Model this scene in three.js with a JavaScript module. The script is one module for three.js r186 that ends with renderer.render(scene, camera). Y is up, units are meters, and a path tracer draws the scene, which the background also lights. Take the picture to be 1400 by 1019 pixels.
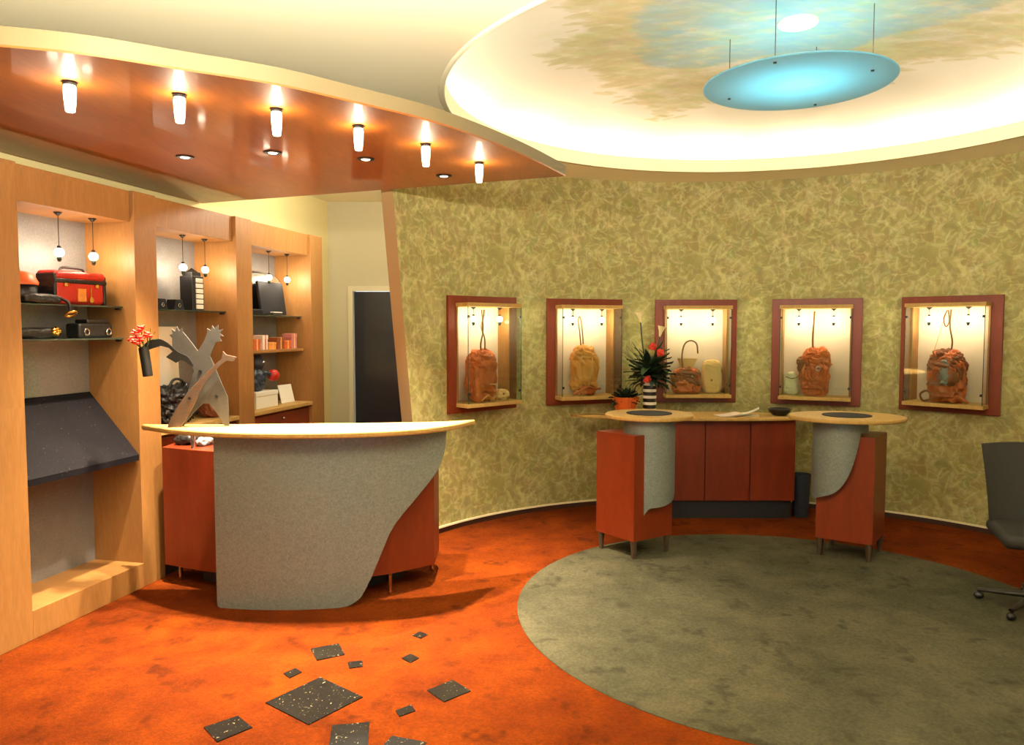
import * as THREE from 'three';
import { RoundedBoxGeometry } from 'three/addons/geometries/RoundedBoxGeometry.js';
import { mergeGeometries, mergeVertices, toCreasedNormals } from 'three/addons/utils/BufferGeometryUtils.js';
import { ImprovedNoise } from 'three/addons/math/ImprovedNoise.js';
import { RectAreaLightUniformsLib } from 'three/addons/lights/RectAreaLightUniformsLib.js';

// ---------------------------------------------------------------- camera, daylight, exposure
RectAreaLightUniformsLib.init();
const scene = new THREE.Scene();
const renderer = new THREE.WebGLRenderer({ antialias: true });
renderer.toneMapping = THREE.LinearToneMapping;
renderer.toneMappingExposure = 1.15;
renderer.shadowMap.enabled = true;
const camera = new THREE.PerspectiveCamera(2 * Math.atan(509.5 / 1040) * 180 / Math.PI, 1400 / 1019, 0.05, 60);
camera.position.set(0, 1.6, 0);
camera.rotation.x = -Math.atan(61.5 / 1040);
scene.add(camera);
scene.background = new THREE.Color().setRGB(0.92, 0.97, 1.0);      // overcast sky beyond the added shop window behind the camera
scene.backgroundIntensity = 3.0;
const WARM = new THREE.Color().setRGB(1.0, 0.80, 0.54);            // halogen
const WHITE = new THREE.Color().setRGB(1.0, 0.90, 0.72);           // added entrance uplighters
const COVE = new THREE.Color().setRGB(1.0, 0.93, 0.77);            // fluorescent cove tubes
const POWER = { cove: 17, passage: 5, pendant: 0.3, down: 52, case: 0.30, niche: 0.3, disc: 7, addedUplight: 18 };

// ---------------------------------------------------------------- helpers.  D is the distance in front of the camera: world z = -D
const R2 = Math.PI / 180;
const CX = 1.56, CD = 4.25, RW = 2.65;                             // plan centre and radius of the curved wall
const KX = 1.62, KD = 4.45;                                        // plan centre of the ceiling dome
const CEIL = 2.9;
let seed = 7;
const rnd = () => { seed = (seed + 0x6d2b79f5) | 0; let t = Math.imul(seed ^ (seed >>> 15), 1 | seed); t = (t + Math.imul(t ^ (t >>> 7), 61 | t)) ^ t; return ((t ^ (t >>> 14)) >>> 0) / 4294967296; };
const rr = (a, b) => a + (b - a) * rnd();
const PN = new ImprovedNoise();
const taken = new Map();
function numbered(n) { const k = taken.get(n) ?? 0; taken.set(n, k + 1); return k ? n + '_' + String(k).padStart(3, '0') : n; }
function metric(g) {                                               // uv in metres by the way each triangle faces
  const o = g.index ? g.toNonIndexed() : g, p = o.attributes.position, n = o.attributes.normal, uv = new Float32Array(p.count * 2);
  for (let i = 0; i < p.count; i += 3) {
    const nx = Math.abs(n.getX(i) + n.getX(i + 1) + n.getX(i + 2)), ny = Math.abs(n.getY(i) + n.getY(i + 1) + n.getY(i + 2)), nz = Math.abs(n.getZ(i) + n.getZ(i + 1) + n.getZ(i + 2));
    for (let j = i; j < i + 3; j++) {
      const x = p.getX(j), y = p.getY(j), z = p.getZ(j);
      const [u, v] = ny >= nx && ny >= nz ? [x, z] : nx >= nz ? [z, y] : [x, y];
      uv[j * 2] = u; uv[j * 2 + 1] = v;
    }
  }
  o.setAttribute('uv', new THREE.BufferAttribute(uv, 2));
  return o;
}
function mesh(name, geos, mat, parent = scene) {
  let list = (Array.isArray(geos) ? geos : [geos]);
  if (list.length > 1) list = list.map((g) => { const o = g.index ? g.toNonIndexed() : g.clone(); for (const k of Object.keys(o.attributes)) if (!['position', 'normal', 'uv'].includes(k)) o.deleteAttribute(k); return o; });
  let g = list.length > 1 ? mergeGeometries(list) : list[0];
  if (!g.userData.keepUV) g = metric(g);
  const m = new THREE.Mesh(g, mat);
  m.name = parent === scene ? numbered(name) : name;
  m.castShadow = m.receiveShadow = true;
  parent.add(m);
  return m;
}
function thing(name, label, category, [x, h, d] = [0, 0, 0], turn = 0, group) {
  const o = new THREE.Group(); o.name = numbered(name); o.position.set(x, h, -d); o.rotation.y = turn;
  o.userData = { label, category }; if (group) o.userData.group = group;
  scene.add(o); return o;
}
function struct(name, label, category) { const o = new THREE.Group(); o.name = name; o.userData = { kind: 'structure', label, category }; scene.add(o); return o; }
const box = (w, h, d, x = 0, y = 0, z = 0) => new THREE.BoxGeometry(w, h, d).translate(x, y, z);
const rbox = (w, h, d, x = 0, y = 0, z = 0, r = 0.004, s = 2) => new RoundedBoxGeometry(w, h, d, s, r).translate(x, y, z);
const cyl = (r0, r1, h, x = 0, y = 0, z = 0, s = 32) => new THREE.CylinderGeometry(r0, r1, h, s).translate(x, y, z);
const lathe = (pts, s = 48) => new THREE.LatheGeometry(pts.map((p) => new THREE.Vector2(p[0], p[1])), s);
const tube = (pts, r, n = 40, s = 8, closed = false) => new THREE.TubeGeometry(new THREE.CatmullRomCurve3(pts.map((p) => new THREE.Vector3(...p)), closed), n, r, s, closed);
function plan(pts, h0, h1, bevel = 0, holes = []) {                // a flat board from an outline in plan (x, D)
  const s = new THREE.Shape(pts.map((p) => new THREE.Vector2(p[0], p[1])));
  for (const h of holes) s.holes.push(new THREE.Path(h.map((p) => new THREE.Vector2(p[0], p[1]))));
  const g = new THREE.ExtrudeGeometry(s, { depth: h1 - h0 - 2 * bevel, bevelEnabled: bevel > 0, bevelThickness: bevel, bevelSize: bevel, bevelOffset: -bevel, bevelSegments: 4, curveSegments: 12 });
  return g.rotateX(-Math.PI / 2).translate(0, h0 + bevel, 0);
}
function plate(pts, depth, bevel = 0, holes = []) {                // an upright sheet from an outline (x, y), centred on z = 0
  const s = new THREE.Shape(pts.map((p) => new THREE.Vector2(p[0], p[1])));
  for (const h of holes) s.holes.push(new THREE.Path(h.map((p) => new THREE.Vector2(p[0], p[1]))));
  return new THREE.ExtrudeGeometry(s, { depth: depth - 2 * bevel, bevelEnabled: bevel > 0, bevelThickness: bevel, bevelSize: bevel, bevelOffset: -bevel, bevelSegments: 2 }).translate(0, 0, -depth / 2 + bevel);
}
const ring2 = (cx, cd, r, n = 96, a0 = 0, a1 = Math.PI * 2) => Array.from({ length: n + (a1 - a0 < 6.28 ? 1 : 0) }, (_, i) => { const a = a0 + (a1 - a0) * i / n; return [cx + r * Math.cos(a), cd + r * Math.sin(a)]; });
const spline = (pts, n = 40, closed = false) => new THREE.CatmullRomCurve3(pts.map((p) => new THREE.Vector3(p[0], p[1], 0)), closed).getPoints(n).map((p) => [p.x, p.y]);
function crumple(g, amp, freq, off = 0) {                          // push a closed surface in and out
  const p = g.attributes.position, n = g.attributes.normal;
  for (let i = 0; i < p.count; i++) {
    const x = p.getX(i), y = p.getY(i), z = p.getZ(i);
    const a = PN.noise(x * freq + off, y * freq * 0.8, z * freq), b = Math.abs(PN.noise(x * freq * 2.3, y * freq * 2 + off, z * freq * 2.3));
    const k = amp * (1.2 * a + 2.6 * (0.26 - b));
    p.setXYZ(i, x + n.getX(i) * k, Math.max(0, y + n.getY(i) * k), z + n.getZ(i) * k);
  }
  g.computeVertexNormals(); return g;
}
function blob(w, h, d, e = 0.62, s = 40) {                         // a rounded body standing on y = 0
  const g = new THREE.SphereGeometry(1, s, Math.round(s * 0.8)), p = g.attributes.position, f = (v) => Math.sign(v) * Math.abs(v) ** e;
  for (let i = 0; i < p.count; i++) p.setXYZ(i, f(p.getX(i)) * w / 2, (f(p.getY(i)) + 1) * h / 2, f(p.getZ(i)) * d / 2);
  g.computeVertexNormals(); return g;
}

// ---------------------------------------------------------------- procedural textures
function lattice(n, s) { const a = new Float32Array(n * n); let q = s; for (let i = 0; i < a.length; i++) { q = (Math.imul(q, 1664525) + 1013904223) | 0; a[i] = (q >>> 8) / 16777216; } return a; }
function noiser(cells, s) {                                        // tiling value noise on 0..1
  const a = lattice(cells, s), sm = (t) => t * t * (3 - 2 * t);
  return (u, v) => {
    const x = u * cells, y = v * cells, i = Math.floor(x), j = Math.floor(y), f = sm(x - i), g = sm(y - j), w = (k) => ((k % cells) + cells) % cells;
    const A = a[w(j) * cells + w(i)], B = a[w(j) * cells + w(i + 1)], C = a[w(j + 1) * cells + w(i)], D = a[w(j + 1) * cells + w(i + 1)];
    return (A + (B - A) * f) * (1 - g) + (C + (D - C) * f) * g;
  };
}
function dataTex(n, fn, metres, srgb = true) {
  const d = new Uint8Array(n * n * 4);
  for (let y = 0; y < n; y++) for (let x = 0; x < n; x++) { const c = fn(x / n, y / n), o = (y * n + x) * 4; d[o] = c[0]; d[o + 1] = c[1]; d[o + 2] = c[2]; d[o + 3] = 255; }
  const t = new THREE.DataTexture(d, n, n); t.wrapS = t.wrapT = THREE.RepeatWrapping; t.magFilter = THREE.LinearFilter; t.minFilter = THREE.LinearMipmapLinearFilter; t.generateMipmaps = true;
  if (srgb) t.colorSpace = THREE.SRGBColorSpace; t.repeat.set(1 / metres, 1 / metres); t.needsUpdate = true; return t;
}
const clamp = (v) => Math.max(0, Math.min(255, v));
const mix3 = (a, b, t) => [a[0] + (b[0] - a[0]) * t, a[1] + (b[1] - a[1]) * t, a[2] + (b[2] - a[2]) * t];
function carpetTex(a, b, c, s, blot = 1) {
  const n1 = noiser(6, s), n2 = noiser(19, s + 1), n3 = noiser(60, s + 2), n4 = noiser(256, s + 3);
  return dataTex(512, (u, v) => {
    const m = 0.45 * n1(u, v) + 0.35 * n2(u, v) + 0.2 * n3(u, v), dark = Math.max(0, n2(u + 0.3, v * 1 + 0.1) * 0.6 + n3(u, v) * 0.5 - 0.68) * 2.4;
    let k = mix3(a, b, Math.min(1, Math.max(0, (m - 0.3) * 2.2))); k = mix3(k, c, Math.min(0.8, dark) * blot); const f = (n4(u, v) - 0.5) * 26;
    return k.map((q) => clamp(q + f * (q / 140)));
  }, 2.2);
}
function grainTex(a, b, s, along = 3, across = 60, metres = 1.2) {  // wood; the grain runs along v
  const n1 = noiser(across, s), n2 = noiser(8, s + 1), n3 = noiser(200, s + 2), n4 = noiser(5, s + 4);
  return dataTex(512, (u, v) => {
    const w = n2(u, v) * 0.05, g = n1(u + w, v * along / across) * 0.6 + n4(u, v) * 0.4, f = (n3(u, v * 0.15) - 0.5) * 14;
    return mix3(a, b, g).map((q) => clamp(q + f * q / 180));
  }, metres);
}
function speckTex(base, amp, s, fleck, share = 0.02, metres = 0.5, cloud = 0.4) {
  const n1 = noiser(256, s), n2 = noiser(120, s + 1), n3 = noiser(70, s + 2), n4 = noiser(9, s + 3);
  return dataTex(512, (u, v) => {
    const f = (n1(u, v) - 0.5) * amp + (n2(u, v) - 0.5) * amp * 0.6 + (n4(u, v) - 0.5) * amp * cloud; let k = base.map((q) => q + f);
    if (fleck && n3(u, v) > 1 - share * 8) k = mix3(k, fleck, Math.min(1, (n3(u, v) - 1 + share * 8) * 14));
    return k.map(clamp);
  }, metres);
}
function canvasTex(w, h, draw, srgb = true) {
  const c = document.createElement('canvas'); c.width = w; c.height = h; draw(c.getContext('2d'), w, h);
  const t = new THREE.CanvasTexture(c); t.wrapS = t.wrapT = THREE.RepeatWrapping; if (srgb) t.colorSpace = THREE.SRGBColorSpace; return t;
}
const wallTex = canvasTex(1024, 1024, (g, W) => {                   // rag-rolled olive paint: dabs and pale curls
  g.fillStyle = 'rgb(166,156,99)'; g.fillRect(0, 0, W, W);
  const stroke = (len, wid, col) => {
    const x = rr(0, W), y = rr(0, W), a = rr(0, 6.28), b = a + rr(-1.5, 1.5);
    g.strokeStyle = col; g.lineWidth = wid; g.lineCap = 'round';
    for (const ox of [-W, 0, W]) for (const oy of [-W, 0, W]) {
      if (x + ox < -90 || x + ox > W + 90 || y + oy < -90 || y + oy > W + 90) continue;
      g.beginPath(); g.moveTo(x + ox, y + oy); g.quadraticCurveTo(x + ox + Math.cos(a) * len * 0.5, y + oy + Math.sin(a) * len * 0.5, x + ox + (Math.cos(a) + Math.cos(b)) * len * 0.5, y + oy + (Math.sin(a) + Math.sin(b)) * len * 0.5); g.stroke();
    }
  };
  for (let i = 0; i < 700; i++) stroke(rr(30, 70), rr(20, 44), `rgba(${136 + rr(-8, 8)},${128 + rr(-8, 8)},${74 + rr(-8, 8)},0.3)`);
  for (let i = 0; i < 620; i++) stroke(rr(34, 70), rr(9, 18), `rgba(${194 + rr(-8, 10)},${186 + rr(-8, 10)},${130 + rr(-8, 10)},0.34)`);
  for (let i = 0; i < 620; i++) stroke(rr(26, 60), rr(12, 24), `rgba(${140 + rr(-10, 8)},${131 + rr(-10, 8)},${76 + rr(-8, 8)},0.42)`);
  for (let i = 0; i < 1000; i++) stroke(rr(24, 60), rr(4, 9), `rgba(${200 + rr(-8, 10)},${192 + rr(-8, 10)},${138 + rr(-8, 10)},0.28)`);
});
wallTex.repeat.set(1 / 1.9, 1 / 1.9);
const domeTex = canvasTex(1024, 1024, (g, W) => {                   // blue dabs in the middle, ochre clouds with ragged edges, white ground
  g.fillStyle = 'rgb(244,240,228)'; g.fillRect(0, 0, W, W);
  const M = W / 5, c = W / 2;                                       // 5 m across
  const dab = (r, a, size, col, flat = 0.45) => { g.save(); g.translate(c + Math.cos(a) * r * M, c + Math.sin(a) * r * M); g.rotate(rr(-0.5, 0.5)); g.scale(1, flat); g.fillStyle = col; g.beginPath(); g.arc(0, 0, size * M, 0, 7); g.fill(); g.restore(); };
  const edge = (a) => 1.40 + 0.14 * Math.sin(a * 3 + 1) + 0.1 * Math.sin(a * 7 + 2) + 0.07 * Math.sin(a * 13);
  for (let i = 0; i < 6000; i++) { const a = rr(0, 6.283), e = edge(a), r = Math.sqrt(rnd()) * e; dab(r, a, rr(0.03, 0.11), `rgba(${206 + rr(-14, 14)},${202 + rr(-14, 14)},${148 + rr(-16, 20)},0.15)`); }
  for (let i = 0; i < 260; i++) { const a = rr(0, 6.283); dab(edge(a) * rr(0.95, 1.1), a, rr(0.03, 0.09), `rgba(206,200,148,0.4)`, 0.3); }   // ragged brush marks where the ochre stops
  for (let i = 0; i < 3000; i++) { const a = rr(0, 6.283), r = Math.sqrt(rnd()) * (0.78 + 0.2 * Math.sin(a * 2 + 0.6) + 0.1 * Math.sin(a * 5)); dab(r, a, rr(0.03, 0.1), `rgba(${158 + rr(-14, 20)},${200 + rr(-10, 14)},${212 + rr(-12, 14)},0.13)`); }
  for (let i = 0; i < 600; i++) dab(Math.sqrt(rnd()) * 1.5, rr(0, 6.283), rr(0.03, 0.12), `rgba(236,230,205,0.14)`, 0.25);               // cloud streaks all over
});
const std = (o) => new THREE.MeshStandardMaterial(o), phy = (o) => new THREE.MeshPhysicalMaterial(o);
const srgb = (r, g, b) => new THREE.Color().setRGB(r / 255, g / 255, b / 255, THREE.SRGBColorSpace);
const carpetBump = dataTex(256, ((n) => (u, v) => { const k = n(u, v) * 255; return [k, k, k]; })(noiser(256, 91)), 0.6, false);
const leatherBump = dataTex(256, ((n, m) => (u, v) => { const k = (n(u, v) * 0.5 + m(u, v) * 0.5) * 255; return [k, k, k]; })(noiser(40, 93), noiser(110, 94)), 0.3, false);
const M = {
  carpet: phy({ map: carpetTex([96, 38, 6], [120, 52, 7], [66, 25, 5], 11, 0.9), roughness: 1, specularIntensity: 0.15, bumpMap: carpetBump, bumpScale: 0.003 }),
  green: phy({ specularIntensity: 0.15, map: carpetTex([70, 69, 54], [87, 84, 66], [52, 51, 40], 31), roughness: 1, bumpMap: carpetBump, bumpScale: 0.003 }),
  granite: phy({ map: speckTex([27, 24, 21], 16, 51, [160, 148, 120], 0.016, 0.5), specularIntensity: 0.3, roughness: 0.3 }),
  board: phy({ map: speckTex([24, 22, 27], 8, 57, [120, 112, 104], 0.008, 0.7), specularIntensity: 0.2, roughness: 0.7 }),
  wall: std({ map: wallTex, roughness: 0.75 }),
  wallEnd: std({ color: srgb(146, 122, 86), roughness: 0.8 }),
  plainWall: std({ color: srgb(222, 208, 150), roughness: 0.9 }),
  greyWall: std({ color: srgb(186, 178, 146), roughness: 0.9 }),
  ceiling: std({ color: srgb(248, 240, 208), roughness: 0.9 }),
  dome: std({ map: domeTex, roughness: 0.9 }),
  maple: std({ map: grainTex([164, 118, 66], [148, 103, 54], 21), roughness: 0.5 }),
  paleMaple: phy({ specularIntensity: 0.4, map: grainTex([192, 158, 96], [176, 140, 78], 23), roughness: 0.55 }),
  red: std({ map: grainTex([126, 46, 16], [108, 38, 13], 27, 4, 50, 1.6), roughness: 0.38 }),
  frame: std({ map: grainTex([128, 48, 18], [110, 40, 15], 29, 4, 50, 1.6), roughness: 0.4 }),
  soffit: phy({ map: grainTex([146, 82, 22], [130, 71, 18], 37, 4, 40, 2.4), roughness: 0.6, specularIntensity: 0.5, clearcoat: 0.45, clearcoatRoughness: 0.05 }),
  fascia: std({ color: srgb(106, 92, 62), roughness: 0.6 }),
  silver: std({ map: speckTex([126, 134, 132], 20, 41, null, 0, 1.1, 0.1), roughness: 0.5, metalness: 0.35 }),
  backPanel: std({ map: speckTex([138, 138, 140], 20, 45, null, 0, 0.6), roughness: 0.5, metalness: 0.3 }),
  black: std({ color: srgb(24, 23, 24), roughness: 0.4 }),
  velvet: phy({ color: srgb(20, 20, 24), roughness: 0.95, sheen: 0.4, sheenColor: srgb(60, 60, 80) }),
  blackLeather: std({ color: srgb(22, 20, 20), roughness: 0.42, bumpMap: leatherBump, bumpScale: 0.002 }),
  redLeather: std({ color: srgb(190, 40, 26), roughness: 0.4, bumpMap: leatherBump, bumpScale: 0.002 }),
  orangeLeather: std({ color: srgb(214, 98, 36), roughness: 0.5 }),
  steel: std({ map: speckTex([74, 72, 69], 14, 47, null, 0, 0.4), roughness: 0.5, metalness: 0.4 }),
  bladeSteel: std({ map: speckTex([104, 88, 76], 20, 48, [128, 78, 46], 0.03, 0.5), roughness: 0.45, metalness: 0.4 }),
  darkSteel: std({ color: srgb(46, 44, 42), roughness: 0.42, metalness: 0.6 }),
  chrome: std({ color: srgb(200, 200, 200), roughness: 0.18, metalness: 1 }),
  gold: std({ color: srgb(226, 178, 84), roughness: 0.25, metalness: 1 }),
  leg: std({ color: srgb(74, 58, 44), roughness: 0.5 }),
  glass: phy({ color: srgb(238, 246, 240), roughness: 0.02, transmission: 1, thickness: 0, ior: 1.5 }),
  glassShelf: phy({ color: srgb(150, 176, 166), roughness: 0.03, transmission: 0.85, thickness: 0, ior: 1.5 }),
  glassEdge: std({ color: srgb(48, 58, 46), roughness: 0.2 }),
  cream: std({ color: srgb(230, 208, 194), roughness: 0.85 }),
  white: std({ color: srgb(236, 232, 220), roughness: 0.6 }),
  bead: std({ color: srgb(238, 226, 190), roughness: 0.5 }),
  plinth: std({ color: srgb(58, 30, 18), roughness: 0.6 }),
  blackPlinth: std({ color: srgb(26, 27, 32), roughness: 0.55 }),
  bin: std({ color: srgb(44, 52, 68), roughness: 0.5 }),
  door: phy({ color: srgb(36, 40, 46), roughness: 0.25, clearcoat: 0.6, clearcoatRoughness: 0.1 }),
  doorFrame: std({ color: srgb(206, 196, 160), roughness: 0.6 }),
  bulb: std({ color: srgb(255, 250, 240), roughness: 0.4, emissive: new THREE.Color().setRGB(1, 0.9, 0.7), emissiveIntensity: 5 }),
  shade: std({ color: srgb(255, 250, 240), roughness: 0.5, emissive: new THREE.Color().setRGB(1, 0.9, 0.68), emissiveIntensity: 4 }),
  tubeGlow: std({ color: srgb(255, 250, 240), roughness: 0.5, emissive: COVE, emissiveIntensity: 6 }),
  disc: phy({ color: srgb(136, 198, 216), roughness: 0.7, transmission: 0.7, thickness: 0, ior: 1.5 }),
  leaf: phy({ color: srgb(30, 50, 32), roughness: 0.5, side: THREE.DoubleSide }),
  leaf2: phy({ color: srgb(62, 84, 54), roughness: 0.5, side: THREE.DoubleSide }),
  redPetal: phy({ color: srgb(224, 58, 40), roughness: 0.6, side: THREE.DoubleSide }),
  palePetal: phy({ color: srgb(240, 226, 170), roughness: 0.6, side: THREE.DoubleSide }),
  chair: std({ color: srgb(38, 38, 37), roughness: 0.75 }),
  tan: std({ color: srgb(226, 146, 62), roughness: 0.38, bumpMap: leatherBump, bumpScale: 0.003 }),
  rust: std({ color: srgb(214, 104, 48), roughness: 0.38, bumpMap: leatherBump, bumpScale: 0.003 }),
  cognac: std({ color: srgb(198, 92, 44), roughness: 0.38, bumpMap: leatherBump, bumpScale: 0.003 }),
  brown: std({ color: srgb(136, 72, 42), roughness: 0.38, bumpMap: leatherBump, bumpScale: 0.003 }),
  straw: std({ color: srgb(230, 186, 128), roughness: 0.8 }),
  cord: std({ color: srgb(110, 78, 40), roughness: 0.7 }),
  paper: std({ color: srgb(228, 218, 190), roughness: 0.8 }),
};
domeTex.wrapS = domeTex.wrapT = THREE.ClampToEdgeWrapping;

function pointLight(parent, color, power, x, y, z, radius = 1) {
  const l = new THREE.PointLight(color, power, 0, 2); l.position.set(x, y, z); l.castShadow = true; l.shadow.radius = radius; l.name = 'lamp_light'; parent.add(l); return l;
}

// ---------------------------------------------------------------- the setting
// floor: terracotta carpet with a round green field and stone diamonds let in
const floor = struct('floor', 'terracotta orange carpet laid around the green carpet circle', 'floor');
{
  mesh('carpet', plan([[-5, -2.7], [4.8, -2.7], [4.8, 8.2], [-5, 8.2]], -0.12, 0), M.carpet, floor);
  mesh('carpet_circle', plan(ring2(1.585, 4.245, 1.555, 128), 0, 0.003), M.green, floor).userData.label = 'round grey-green carpet field';
  const tiles = [
    [[-1.051, 3.154], [-0.877, 3.391], [-0.646, 3.205], [-0.819, 2.975]], [[-1.002, 3.70], [-0.877, 3.762], [-0.819, 3.633], [-0.938, 3.567]],
    [[-0.784, 3.545], [-0.720, 3.567], [-0.704, 3.503], [-0.764, 3.482]], [[-1.057, 3.428], [-1.018, 3.484], [-0.976, 3.443], [-1.015, 3.384]],
    [[-0.518, 3.866], [-0.485, 3.915], [-0.438, 3.875], [-0.470, 3.826]], [[-0.534, 3.592], [-0.498, 3.641], [-0.450, 3.594], [-0.485, 3.541]],
    [[-0.374, 3.265], [-0.269, 3.363], [-0.182, 3.260], [-0.291, 3.162]], [[-0.486, 3.086], [-0.428, 3.138], [-0.403, 3.086], [-0.463, 3.040]],
    [[-1.233, 2.954], [-1.130, 3.044], [-1.039, 2.954], [-1.138, 2.847]], [[-0.723, 2.969], [-0.578, 2.994], [-0.548, 2.80], [-0.693, 2.77]],
    [[-0.470, 2.890], [-0.330, 2.845], [-0.375, 2.70], [-0.520, 2.745]]];
  for (const t of tiles) mesh('stone_diamond', plan([...t].reverse(), 0, 0.004), M.granite, floor);
}
// curved wall with five openings, a leaning end and a recessed plinth
const ANG = [-43.4, -20.6, 2.06, 24.55, 46.94];
const FRAME_B = 0.925, FRAME_H = 0.925;
{
  const w = struct('wall_back', 'olive rag-rolled curved wall behind the display cases', 'wall');
  const H0 = 0.05, H1 = CEIL, half = Math.asin(0.305 / RW) / R2, o0 = FRAME_B + 0.06, o1 = FRAME_B + 0.87;
  const endAt = (h) => -61.9 - (h - 1.6) * 2.81;                    // the end of the wall leans
  const cuts = []; for (const a of ANG) cuts.push(a - half, a + half);
  const hs = [H0, 0.5, o0, (o0 + o1) / 2, o1, 2.2, 2.6, H1];
  const ths = [null]; const first = -52; for (let k = 0; k <= 60; k++) ths.push(first + (108 - first) * k / 60); ths.push(...cuts);
  const list = [null, ...[...new Set(ths.slice(1))].sort((p, q) => p - q)];
  const P = (t, h, r) => { const a = (t === null ? endAt(h) : t) * R2; return [CX + r * Math.sin(a), h, -(CD + r * Math.cos(a)), r * a]; };
  const skin = (r, flip, open) => {
    const pos = [], uv = [], nor = [];
    const quad = (A, B, C, D) => { for (const p of flip ? [A, C, B, A, D, C] : [A, B, C, A, C, D]) { pos.push(p[0], p[1], p[2]); uv.push(p[3], p[1]); const nx = CX - p[0], nz = -CD - p[2], l = Math.hypot(nx, nz) * (flip ? -1 : 1); nor.push(nx / l, 0, nz / l); } };
    for (let i = 0; i + 1 < list.length; i++) for (let j = 0; j + 1 < hs.length; j++) {
      const mid = list[i] === null ? -56 : (list[i] + list[i + 1]) / 2, hm = (hs[j] + hs[j + 1]) / 2;
      if (open && hm > o0 && hm < o1 && ANG.some((a) => Math.abs(mid - a) < half)) continue;
      quad(P(list[i], hs[j], r), P(list[i + 1], hs[j], r), P(list[i + 1], hs[j + 1], r), P(list[i], hs[j + 1], r));
    }
    const g = new THREE.BufferGeometry(); g.setAttribute('position', new THREE.Float32BufferAttribute(pos, 3)); g.setAttribute('normal', new THREE.Float32BufferAttribute(nor, 3)); g.setAttribute('uv', new THREE.Float32BufferAttribute(uv, 2)); g.userData.keepUV = true; return g;
  };
  mesh('wall_face', skin(RW, false, true), M.wall, w);
  mesh('wall_rear_face', skin(RW + 0.1, true, false), M.plainWall, w);
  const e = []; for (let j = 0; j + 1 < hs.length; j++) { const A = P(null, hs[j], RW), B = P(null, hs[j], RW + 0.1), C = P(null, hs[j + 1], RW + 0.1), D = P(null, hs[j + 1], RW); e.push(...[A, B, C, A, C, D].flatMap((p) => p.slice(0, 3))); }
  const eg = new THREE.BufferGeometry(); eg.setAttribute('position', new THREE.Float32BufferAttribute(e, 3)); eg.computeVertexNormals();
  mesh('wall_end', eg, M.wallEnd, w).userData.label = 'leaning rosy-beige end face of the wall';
  const arc = (r0, r1, h0, h1, a0, a1) => { const o = []; for (let k = 0; k <= 80; k++) { const a = (a0 + (a1 - a0) * k / 80) * R2; o.push([CX + r0 * Math.sin(a), CD + r0 * Math.cos(a)]); } for (let k = 80; k >= 0; k--) { const a = (a0 + (a1 - a0) * k / 80) * R2; o.push([CX + r1 * Math.sin(a), CD + r1 * Math.cos(a)]); } return plan(o.reverse(), h0, h1); };
  const b = struct('baseboard_back', 'dark plinth with a pale bead along the curved wall', 'baseboard');
  mesh('plinth', arc(RW - 0.004, RW + 0.10, 0, 0.042, endAt(0), 108), M.plinth, b);
  mesh('bead', arc(RW - 0.014, RW + 0.05, 0.042, 0.056, endAt(0.05), 108), M.bead, b);
}
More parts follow.
